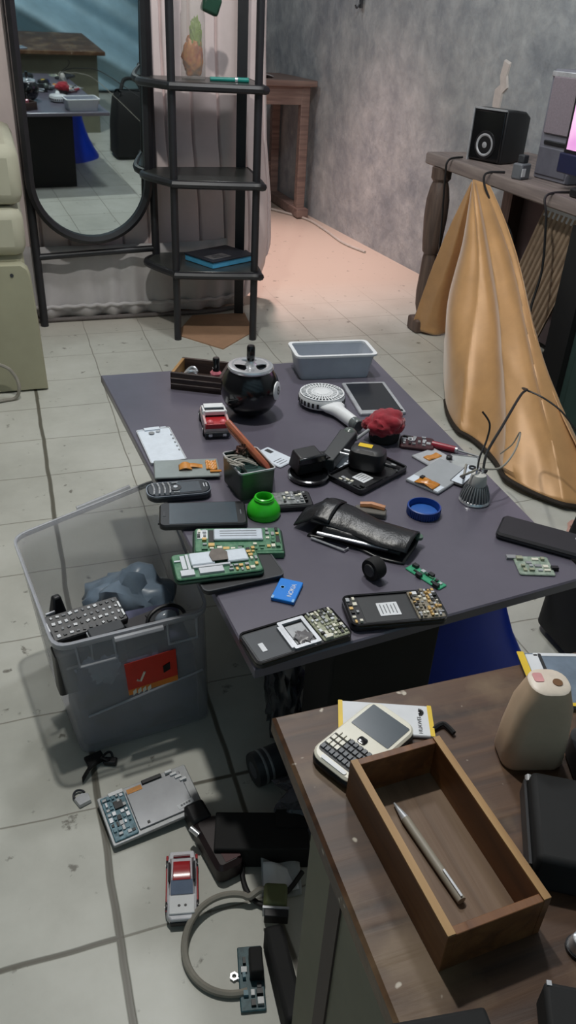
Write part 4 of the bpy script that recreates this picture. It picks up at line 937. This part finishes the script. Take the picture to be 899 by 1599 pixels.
put('sticker_tick', B().tube([fp(.47, .575, .005), fp(.495, .56, .005), fp(.53, .63, .005)], .0018, 6), CREAM, bn)
tag(crumple('plastic_bag', (.115, 1.06, .10), (.078, .075, .085), BAGP, 31, .24, 1.8, None, -.088), 'blue-grey plastic bag filling the back of the storage bin', 'bag')
fr = [Vector(q) for q in ((.008, .866, .012), (.206, .886, .012), (.186, 1.00, .012), (-.012, .985, .012))]; to = [Vector(q) for q in ((.0, .862, .172), (.198, .884, .150), (.186, 1.00, .16), (-.020, .985, .17))]
f4, t4 = rq(fr, .014), rq(to, .016)
def wad(i, t):
    q = f4[i].lerp(t4[i], t); c = Vector((.095, .935, q.z)); k = .93+.05*noise.noise(Vector((q.x*28, q.y*28, q.z*24)))
    return c+(q-c)*k+Vector((0, 0, .012*noise.noise(Vector((q.x*30, q.y*30, 4)))*t))
b = B(); b.loft([[wad(i, t/16) for i in range(len(f4))] for t in range(17)])
tag(put('plastic_bag', b, PURPLEP, angle=60), 'dark indigo bag pressed against the front wall inside the storage bin', 'bag')
tag(crumple('plastic_wrap', (.045, .874, .158), (.030, .006, .030), M('pale_wrap', (150, 160, 180), .3, var=.2, scale=30), 35, .3, 2), 'pale crumpled wrap behind the bin front wall, beside its left lug', 'wrap')
kp = thing('keyboard_phone', 'black phone with rows of pale keys on top of the bin contents', 'phone', (.035, .918, .212), 15)
kp.rotation_euler = (R(14), R(2), R(15))
slab('body', .112, .048, 0, .013, .004, BLK, kp, .002)
for i in range(11):
    for j in range(4):
        o = bit('key', kp, (-.047+.0094*i, -.0165+.011*j, .0138), (rnd.uniform(.003, .0062), rnd.uniform(.0028, .0052), .0018), rnd.choice([MIDG, STEEL, PAPER, DKG]), rnd.uniform(-20, 20))
for k in range(2): bit('side_key', kp, (.052, -.010+.016*k, .0140), (.003, .012, .002), WHT)
put('end_trim', B().box((-.0555, .004, .007), (.004, .018, .012)), SILV, kp, bevel=.001)
bp1 = thing('loose_phone', 'grey-black phone standing on end in the bin front corner', 'phone', (.060, .885, .150), 12); slab('body', .05, .022, 0, .075, .004, DKG, bp1); patch('side_band', .002, .018, -.0255, 0, .02, SILV, bp1, t=.05)
bp2 = thing('loose_phone', 'black handset wedged at the bin front left under the keyboard phone', 'phone', (.025, .890, .125), 10); slab('body', .085, .03, 0, .075, .005, BLK, bp2); bit('silver_edge', bp2, (0, -.0155, .05), (.06, .001, .004), STEEL)
bp3 = thing('loose_handset', 'dark brown-black handset lying behind the front rim of the bin', 'phone', (.115, .915, .165), 18); slab('body', .075, .035, 0, .035, .006, M('brown_black_plastic', (44, 38, 40), .4), bp3); bit('grip', bp3, (.02, 0, .0355), (.02, .02, .002), BLK)
tp = thing('black_charger', 'black triangular charger corner poking up at the bin left side', 'charger', (-.002, .965, .165), 20); put('case', B().box((0, 0, .035), (.035, .03, .07), top=.35), BLK, tp, bevel=.003); put('pin', B().box((-.016, -.012, .052), (.014, .003, .004)), SILV, tp)
ho = thing('headphone_loop', 'black and clear headphone loop at the bin front rim', 'headphones', (.150, .905, .205), 15)
put('band', B().tube([(.030*math.cos(R(a)), .012*math.sin(R(a)), .016*math.sin(R(a))) for a in range(0, 190, 10)], .003, 8), BLK, ho); put('pad', B().sphere((0, .0, .004), .018, 16, 10, (1, .6, .6)), M('clear_pad', (150, 160, 172), .2, alpha=.7), ho)

# ------------------------------------------------------------------ coffee table and what lies on it
C = .45
ct = thing('coffee_table', 'worn brown wooden coffee table in the near right corner', 'table', (0, 0, 0))
put('tabletop', B().stack([(.160, -.10), (.95, -.10), (.95, .461), (.166, .461)], [(.003, C-.022), (0, C-.019), (0, C-.003), (.003, C)]), OLD, ct)
put('side_panel', B().box((.19, .15, .214), (.02, .47, .428)), PANELG, ct)
put('cross_band', B().box((.1795, .325, .21), (.003, .022, .42)), M('dark_rail', (60, 46, 42), .6), ct)
put('back_panel', B().box((.56, .375, .214), (.72, .02, .428)), PANELG, ct)
bb = thing('white_keyboard_phone', 'white keyboard phone with a dark screen on the coffee table', 'phone', (.2295, .404, C), 27)
bb.rotation_euler = (0, 0, R(27-90))
# local frame: y along the length towards the screen end
slab('back_shell', .050, .088, 0, .009, .012, BLK, bb, .003); slab('front_shell', .049, .087, .008, .0125, .012, CREAM, bb, .002)
patch('screen', .040, .031, 0, .021, .0125, LCDG, bb, .001)
put('trackpad', B().stack(rr(.008, .007, .002), [(0, .0125), (0, .0134), (.001, .0137)]), BLKG, bb).location = (0, -.003, 0)
patch('key_field', .043, .027, 0, -.0225, .0125, BLK, bb, .004)
for j in range(4):
    for i in range(9):
        bit('key', bb, (-.0185+.00462*i, -.0115-.0066*j-.0012*(1-abs(i-4)/4)*0, .0136), (.0036, .0048, .0018), MIDG if (i > 2 or j > 2) else CREAM)
put('chin', B().stack(rr(.026, .004, .0018), [(0, .0125), (0, .0134)]), WHT, bb).location = (0, -.0395, 0)
bit('side_key', bb, (.0255, .012, .007), (.002, .014, .004), DKG)
ba = thing('flat_battery', 'flat white battery with yellow ends under the white phone', 'battery', (.262, .428, C), -21)
slab('body', .082, .036, 0, .0035, .001, PAPER, ba, .0008); patch('yellow_end', .004, .036, -.041, 0, .0034, YEL, ba); patch('yellow_end', .004, .036, .039, 0, .0034, YEL, ba)
fl = put('logo', B(), MATTE, ba) if False else None
b = B()
for k in range(8):
    a = R(10+160*k/7); b.box((.0027*math.cos(a), .0027*math.sin(a)+0, 0), (.0036, .0011, .0003), rz=math.degrees(a))
o = put('logo', b, MATTE, ba); o.location = (.029, .009, .0038); o.rotation_euler.z = R(-90)
text('lettering', 'HUAWEI', .005, (.029, -.006, .0036), (0, 0, R(90)), DKG, ba)
put('tail_wire', B().tube(spline([(.040, -.008, .002), (.050, -.002, .003), (.058, -.012, .003)]), .0022, 6), MATTE, ba)

dt = thing('wooden_tray', 'small open wooden drawer box holding a pen on the coffee table', 'drawer box', (.240, .294, C), 2.5)
W_, L_, H_ = .079, .146, .040
put('bottom', B().box((0, 0, .0025), (W_-.006, L_-.006, .005)), TRAYB, dt)
for s in (-1, 1):
    a = put('long_side', B().box((s*(W_/2-.003), 0, H_/2), (.006, L_, H_)), TRAYW, dt, bevel=.0006); put('top_edge', B().box((s*(W_/2-.003), 0, H_+.0004), (.0058, L_-.001, .001)), TRAYE, a)
    a = put('short_side', B().box((0, s*(L_/2-.003), H_/2), (W_-.012, .006, H_)), TRAYW, dt, bevel=.0006); 
dp = thing('pen', 'silver-grey pen lying inside the wooden drawer box', 'pen', (.2335, .298, C+.0085), 97)
put('barrel', B().cyl((-.044, 0, 0), (.028, 0, 0), .0034), M('pale_grey_pen', (150, 142, 128), .5), dp); put('tip', B().cyl((.028, 0, 0), (.044, 0, -.0005), .0033, .0008), SILV, dp); put('clip', B().box((-.032, 0, .0042), (.022, .0016, .001)), SILV, dp)

bo = thing('milky_bottle', 'small milky plastic bottle with a hole in its top', 'bottle', (.363, .360, C), -15)
b = B(); b.loft([sc(rr(w, l, r_), 1, 1, z) if True else 0 for w, l, r_, z in ((.050, .034, .010, 0), (.054, .038, .012, .004), (.052, .037, .012, .03), (.046, .034, .012, .062), (.036, .032, .013, .078), (.033, .030, .013, .084))]); put('body', b, BOTTLE, bo)
put('top', B().stack(rr(.033, .030, .013), [(0, .084), (.002, .0855)]), M('pale_bottle_top', (222, 208, 192), .4), bo); put('hole', B().lathe([(.004, .0855), (.004, .0862), (.0, .0862)], (.006, -.002, 0), 16), M('brown_hole', (110, 72, 34), .6), bo); patch('pink_mark', .008, .010, -.008, .004, .0856, M('pink_mark', (212, 150, 150), .5), bo, .002)
tb = thing('tablet_battery', 'large grey-blue battery pack with yellow taped edges behind the bottle', 'battery', (.463, .420, C), -17)
slab('body', .106, .070, 0, .006, .002, M('slate_blue_foil', (112, 126, 142), .4, metal=.2, var=.25, scale=30), tb); patch('yellow_end', .007, .072, -.051, 0, .0058, YEL, tb); patch('yellow_edge', .092, .004, .004, -.034, .0058, YEL, tb); patch('white_strip', .012, .064, -.041, 0, .006, PAPER, tb); patch('black_band', .003, .066, -.033, 0, .0062, BLK, tb); patch('white_edge', .09, .004, .006, .032, .006, PAPER, tb)
bx = thing('black_charger', 'thick black charger block right of the wooden drawer box', 'charger', (.342, .274, C), -30); put('case', B().box((0, 0, .016), (.066, .085, .032), top=.92), MATTE, bx, bevel=.004); put('front_band', B().box((-.0335, 0, .014), (.002, .075, .016)), BLK, bx); put('pin', B().cyl((-.028, .044, .012), (-.028, .050, .012), .003), SILV, bx)
bx2 = thing('grey_adapter', 'dark grey adapter at the right edge beside the bottle', 'adapter', (.412, .328, C), -20); put('case', B().stack(rr(.05, .05, .012), [(.003, 0), (0, .003), (0, .024), (.005, .03)]), DKG, bx2); put('cable', B().tube(spline([(.02, 0, .012), (.04, .004, .01), (.07, .0, .004)]), .0025), BLK, bx2)
s1 = thing('black_case', 'flat black case at the near edge of the coffee table', 'case', (.176, .163, C), -8); put('case', B().box((0, 0, .010), (.070, .055, .020)), MATTE, s1, bevel=.003); put('seam', B().box((0, 0, .011), (.0706, .0556, .0015)), BLK, s1)
s2_ = thing('black_case', 'black angular box beside the near drawer corner at the frame bottom', 'box', (.266, .145, C), -28); put('case', B().box((0, 0, .013), (.058, .060, .026)), MATTE, s2_, bevel=.003); put('glint', B().box((-.026, .0285, .0255), (.003, .003, .002)), SILV, s2_)
kn = thing('metal_bolt', 'shiny metal bolt end at the right edge of the coffee table', 'bolt', (.302, .205, C)); put('body', B().lathe([(.007, 0), (.008, .004), (.006, .012), (.003, .014)], n=18), CHROME, kn); put('base', B().lathe([(.009, 0), (.009, .003), (.007, .003)], n=18), BLK, kn)

# ------------------------------------------------------------------ bits on the floor
wt = thing('tablet_mainboard', 'gutted tablet with a blue board and silver plate leaning on floor tiles', 'tablet', (.088, .735, .012), 9)
wt.rotation_euler = (R(3), R(-3), R(9))
slab('frame', .134, .082, 0, .005, .003, STEEL, wt, .001); slab('circuit_board', .034, .074, .005, .0075, .002, PCBT, wt).location.x = -.046
pt_ = slab('metal_plate', .082, .066, .005, .0075, .002, M('grey_tablet_plate', (146, 148, 152), .35, metal=.5, var=.08), wt); pt_.location = (.014, -.001, 0)
patch('sticker', .024, .008, .044, -.024, .0076, PAPER, wt, rz=8)
for k in range(4): patch('sticker_mark', .003, .003, .038+.004*k, -.0246+.0005*k, .0080, MIDG, wt, .0003, .0002)
patch('orange_tape', .022, .008, -.014, .030, .0076, FLEX, wt); bit('black_tape', wt, (.014, .036, .008), (.030, .006, .002), BLK); bit('screw_hole', wt, (-.012, -.028, .0078), (.004, .004, .001), BLK)
chips(wt, -.061, -.031, -.034, .034, 5, 8, .0075, [PCBT, BLK, STEEL, SILV, PCBT], .85); bit('processor', wt, (-.042, .016, .0090), (.013, .013, .003), BLK); bit('white_bracket', wt, (-.040, .036, .008), (.022, .006, .003), WHT)
for k in range(4): bit('white_clip', wt, (.040+.005*k, .036-.007*k, .008), (.010, .004, .004), WHT)
put('support', B().box((.02, 0, -.005), (.06, .04, .009)), DKG, wt)
cr2 = thing('toy_car', 'white and red toy car with two bonnet dots on the floor tiles', 'toy car', (.105, .602, 0), -12)
b = B(); b.loft([[(x*k, y, z) for x, z in ((-.019, .006), (.019, .006), (.0205, .012), (.018, .018), (-.018, .018), (-.0205, .012))] for y, k in ((-.049, .72), (-.043, .95), (-.02, 1), (.03, 1), (.046, .85))]); put('body', b, M('white_car_paint', (214, 214, 220), .25, coat=.4), cr2, bevel=.0015)
for x in (-.0195, .0195): put('red_side', B().box((x, .004, .011), (.003, .078, .007)), REDP, cr2, bevel=.001)
put('bonnet', B().box((0, -.030, .0185), (.032, .026, .003), rx=-4), WHT, cr2, bevel=.001); 
for x in (-.0035, .0045): put('bonnet_dot', B().cyl((x, -.032, .0195), (x, -.032, .0206), .0018, n=12), BLK, cr2)
put('bumper', B().box((0, -.0475, .009), (.030, .006, .008)), BLK, cr2, bevel=.001)
b = B(); b.loft([[(x, y, .018) for x, y in ((-.0165, -.016), (.0165, -.016), (.016, .036), (-.016, .036))], [(x, y, .031) for x, y in ((-.0135, .0), (.0135, .0), (.013, .026), (-.013, .026))]]); put('cabin', b, M('pale_cabin', (196, 192, 198), .3), cr2)
b = B(); b.loft([[(x, y, .0312) for x, y in ((-.0115, -.004), (.0115, -.004), (.011, .022), (-.011, .022))], [(x, y, .0325) for x, y in ((-.0105, -.001), (.0105, -.001), (.010, .020), (-.010, .020))]]); put('roof_panel', b, REDP, cr2)
put('windscreen', B().box((0, -.0095, .0245), (.028, .017, .002), rx=40), M('grey_glass', (122, 132, 156), .15, coat=.5), cr2); put('rear_window', B().box((0, .033, .0255), (.022, .014, .002), rx=-48), M('dark_red_glass', (110, 14, 26), .2), cr2)
for x in (-.0175, .0175): put('side_window', B().box((x*.9, .010, .025), (.002, .026, .009), ry=12 if x > 0 else -12), BLK, cr2)
for x in (-.0185, .0185):
    for y in (-.028, .030): wheel(cr2, x, y, .0085, .005)

def scrap(name, c, seed, mat, label, r_=(.014, .012, .008), cat='scrap'):
    tag(crumple(name, (c[0], c[1], r_[2]*.8), r_, mat, seed, .55, 2.0, None, -r_[2]*.75, n=3), label, cat)
fb = thing('flex_cable', 'black curled flex cable on the tiles before the storage bin', 'flex cable', (.022, .832, 0), 0)
put('wide_end', B().box((.0, .016, .004), (.028, .020, .006), rz=15), MATTE, fb, bevel=.002); put('wide_end', B().box((.022, .004, .005), (.020, .012, .008), rz=-20), BLK, fb, bevel=.002)
put('ribbon', B().grid(lambda u, v: (.008-.03*u, .006-.030*u+.010*v, .004+.008*math.sin(math.pi*u)), 12, 2), MATTE, fb, solid=.001); put('loop', B().tube([(.018+.008*math.cos(R(a)), .010+.007*math.sin(R(a)), .010+.003*math.sin(R(2*a))) for a in range(0, 361, 20)], .002, 6), BLK, fb)
lk = thing('small_padlock', 'tiny silver padlock-shaped clip beside the black flex cable', 'clip', (-.003, .778, 0), 25)
put('body', B().stack([(-.010, -.008), (.008, -.010), (.012, .004), (.004, .010), (-.010, .008)], [(.001, .001), (0, .002), (.001, .007)]), SILV, lk); put('shackle', B().tube([(.0+.008*math.cos(R(a)), .009+.010*math.sin(R(a)), .005) for a in range(0, 181, 15)], .0018, 6), DKG, lk)
bbx = thing('black_box', 'flat black box on the floor under the coffee table edge', 'box', (.222, .632, 0), -17)
put('body', B().box((0, 0, .02), (.128, .058, .04)), MATTE, bbx, bevel=.002); put('lid_flap', B().box((.042, .016, .043), (.046, .026, .005), rx=3), MATTE, bbx)
ad2 = thing('plug_adapter', 'dark reddish-black plug adapter between the tablet and the black box', 'adapter', (.162, .640, 0), 12)
put('case', B().stack(rr(.038, .085, .010), [(.003, 0), (0, .003), (0, .026), (.006, .032)]), M('maroon_black', (40, 28, 30), .45), ad2); put('head', B().box((-.004, .055, .018), (.030, .034, .030)), BLK, ad2, bevel=.005); put('pin', B().cyl((-.018, .020, .030), (-.024, .034, .032), .004), CHROME, ad2); put('red_band', B().box((.006, -.022, .0315), (.022, .026, .002)), M('dull_red_label', (70, 24, 30), .5), ad2)
rl = thing('tape_roll', 'dark roll lying on its side below the coffee table corner', 'roll', (.272, .748, .026), 10)
put('roll', B().lathe([(.013, -.030), (.025, -.030), (.026, -.027), (.026, .027), (.025, .030)], n=30, mat=my), DKG, rl); put('core', B().lathe([(.013, -.0305), (.010, -.028)], n=20, mat=my), MIDG, rl)
for x in (-.018, -.008): put('edge_ring', B().lathe([(.0262, x-.002), (.0268, x), (.0262, x+.002)], n=30, cap0=False, cap1=False, mat=my), STEEL, rl)
pp_ = thing('folded_paper', 'pale grey folded paper sheet on the floor below the black box', 'paper', (.236, .590, 0), -14)
put('sheet', B().grid(lambda u, v: (-.026+.052*u, -.036+.072*v, .004+.022*v*(1-u)+.010*u*v+.004*math.sin(u*7+v*3)), 16, 16), M('pale_grey_paper', (168, 172, 174), .7, var=.08), pp_, solid=.0012); put('fold', B().grid(lambda u, v: (-.024+.046*u, -.030+.030*v, .010+.014*v*(1-u)+.004*math.sin(u*6)), 12, 8), PAPER, pp_, solid=.0012)
tag(put('thin_cable', B().tube(spline([(.205, .640, .012), (.186, .600, .006), (.188, .565, .005), (.205, .548, .006), (.235, .556, .010), (.262, .575, .012)]), .0034), CABLEM), 'black cable looped round the folded grey paper', 'cable')
ring = [(.150+.060*math.cos(R(a)), .512+.058*math.sin(R(a)), .0055+.012*max(0, math.sin(R(a)))) for a in range(55, 275, 8)]
vc = thing('grey_cable', 'grey cable curled in a ring on the tiles by the coffee table', 'cable', (0, 0, 0))
put('cord', B().tube(spline([(.222, .528, .020), (.205, .560, .022)]+ring, 3), .0045), CABLEG, vc)
put('connector', B().box((.212, .540, .030), (.030, .030, .022), rz=-20), OLIVE, vc, bevel=.004); put('pin_face', B().box((.206, .518, .030), (.030, .012, .016), rz=-20), BLK, vc, bevel=.001); put('silver_shell', B().box((.207, .523, .030), (.033, .003, .019), rz=-20), SILV, vc)
pf_ = thing('circuit_board', 'dark teal circuit board with parts on the floor under the table', 'circuit board', (.160, .468, 0), 78)
slab('board', .075, .030, .002, .005, .002, M('teal_floor_board', (34, 64, 70), .5, scale=120, rgb2=(70, 104, 112)), pf_); chips(pf_, -.034, .034, -.012, .012, 7, 3, .005, [BLK, DKG, PCBT, STEEL], .7, .006); put('heat_block', B().box((.01, -.006, .016), (.03, .016, .022)), MATTE, pf_, bevel=.002); put('support', B().box((0, 0, .001), (.06, .03, .002)), DKG, pf_)
pw = thing('power_brick', 'black power brick on the floor against the coffee table side', 'power brick', (.1925, .447, 0), 86); put('case', B().box((0, 0, .022), (.11, .024, .044)), MATTE, pw, bevel=.005); put('cord_stub', B().cyl((-.055, 0, .02), (-.068, 0, .018), .004), MATTE, pw)
nu = thing('metal_nut', 'small shiny metal nut inside the cable ring on the tiles', 'nut', (.141, .476, 0), 10)
b = B(); hx = [(.0055*math.cos(R(60*i)), .0055*math.sin(R(60*i))) for i in range(6)]; hi = [(.0028*math.cos(R(60*i)), .0028*math.sin(R(60*i))) for i in range(6)]
b.loft([[(x, y, z) for x, y in q] for q, z in ((hx, 0), (hx, .004), (hi, .004), (hi, 0), (hx, 0))], False, False); put('nut', b, CHROME, nu, smooth=False); put('screw', B().cyl((.003, -.004, .0025), (.010, -.009, .0025), .0018, n=10), CHROME, nu)

# ------------------------------------------------------------------ light
def light(name, kind, loc, energy, color, **k):
    d = bpy.data.lights.new(name, kind); d.energy = energy; d.color = color
    for a, v in k.items(): setattr(d, a, v)
    o = bpy.data.objects.new(name, d); COL.objects.link(o); o.location = loc; return o
light('ceiling_lamp', 'POINT', (.145, 1.20, 2.15), 66, (1, .985, .93), shadow_soft_size=.035)
s = light('back_room_lamp', 'SPOT', (1.0, 3.7, 2.3), 250, (1, .70, .66), shadow_soft_size=.08, spot_size=R(62), spot_blend=.8)
s.rotation_euler = (R(0), 0, 0)
light('rear_fill_light', 'POINT', (.35, 3.85, 2.45), 30, (.88, .95, 1), shadow_soft_size=.12)  # fill added to brighten the right wall and far end, no lamp known here
light('middle_fill_light', 'POINT', (.75, 1.85, 2.35), 48, (.96, .98, 1), shadow_soft_size=.12)  # added fill light, lifts the far floor, gold cloth, padded panel and wall
w = bpy.data.worlds.new('room_air'); S.world = w; w.use_nodes = True; w.node_tree.nodes['Background'].inputs[0].default_value = (.5, .55, .6, 1); w.node_tree.nodes['Background'].inputs[1].default_value = .05

# ------------------------------------------------------------------ camera
cam = bpy.data.cameras.new('camera'); co = bpy.data.objects.new('camera', cam); COL.objects.link(co)
th, ro, ps = R(32.02), R(3.27), R(20.26)
fw = Vector((0, math.cos(th), -math.sin(th))); r_ = Vector((1, 0, 0)); u_ = r_.cross(fw)
r2 = math.cos(ro)*r_+math.sin(ro)*u_; u2 = -math.sin(ro)*r_+math.cos(ro)*u_
Z = Matrix.Rotation(-ps, 3, 'Z')
fw, r2, u2 = Z @ fw, Z @ r2, Z @ u2
m = Matrix((r2, u2, -fw)).transposed().to_4x4(); m.translation = (0, 0, .97)
co.matrix_world = m; cam.sensor_width = 36; cam.sensor_fit = 'AUTO'; cam.lens = 1220/1599*36; cam.clip_start = .02
S.camera = co
S.view_settings.view_transform = 'Standard'; S.view_settings.look = 'None'; S.view_settings.gamma = 1; S.view_settings.use_curve_mapping = False
S.view_settings.exposure = 0
S.cycles.use_denoising = True; S.cycles.max_bounces = 10; S.cycles.transparent_max_bounces = 16; S.cycles.sample_clamp_indirect = 6
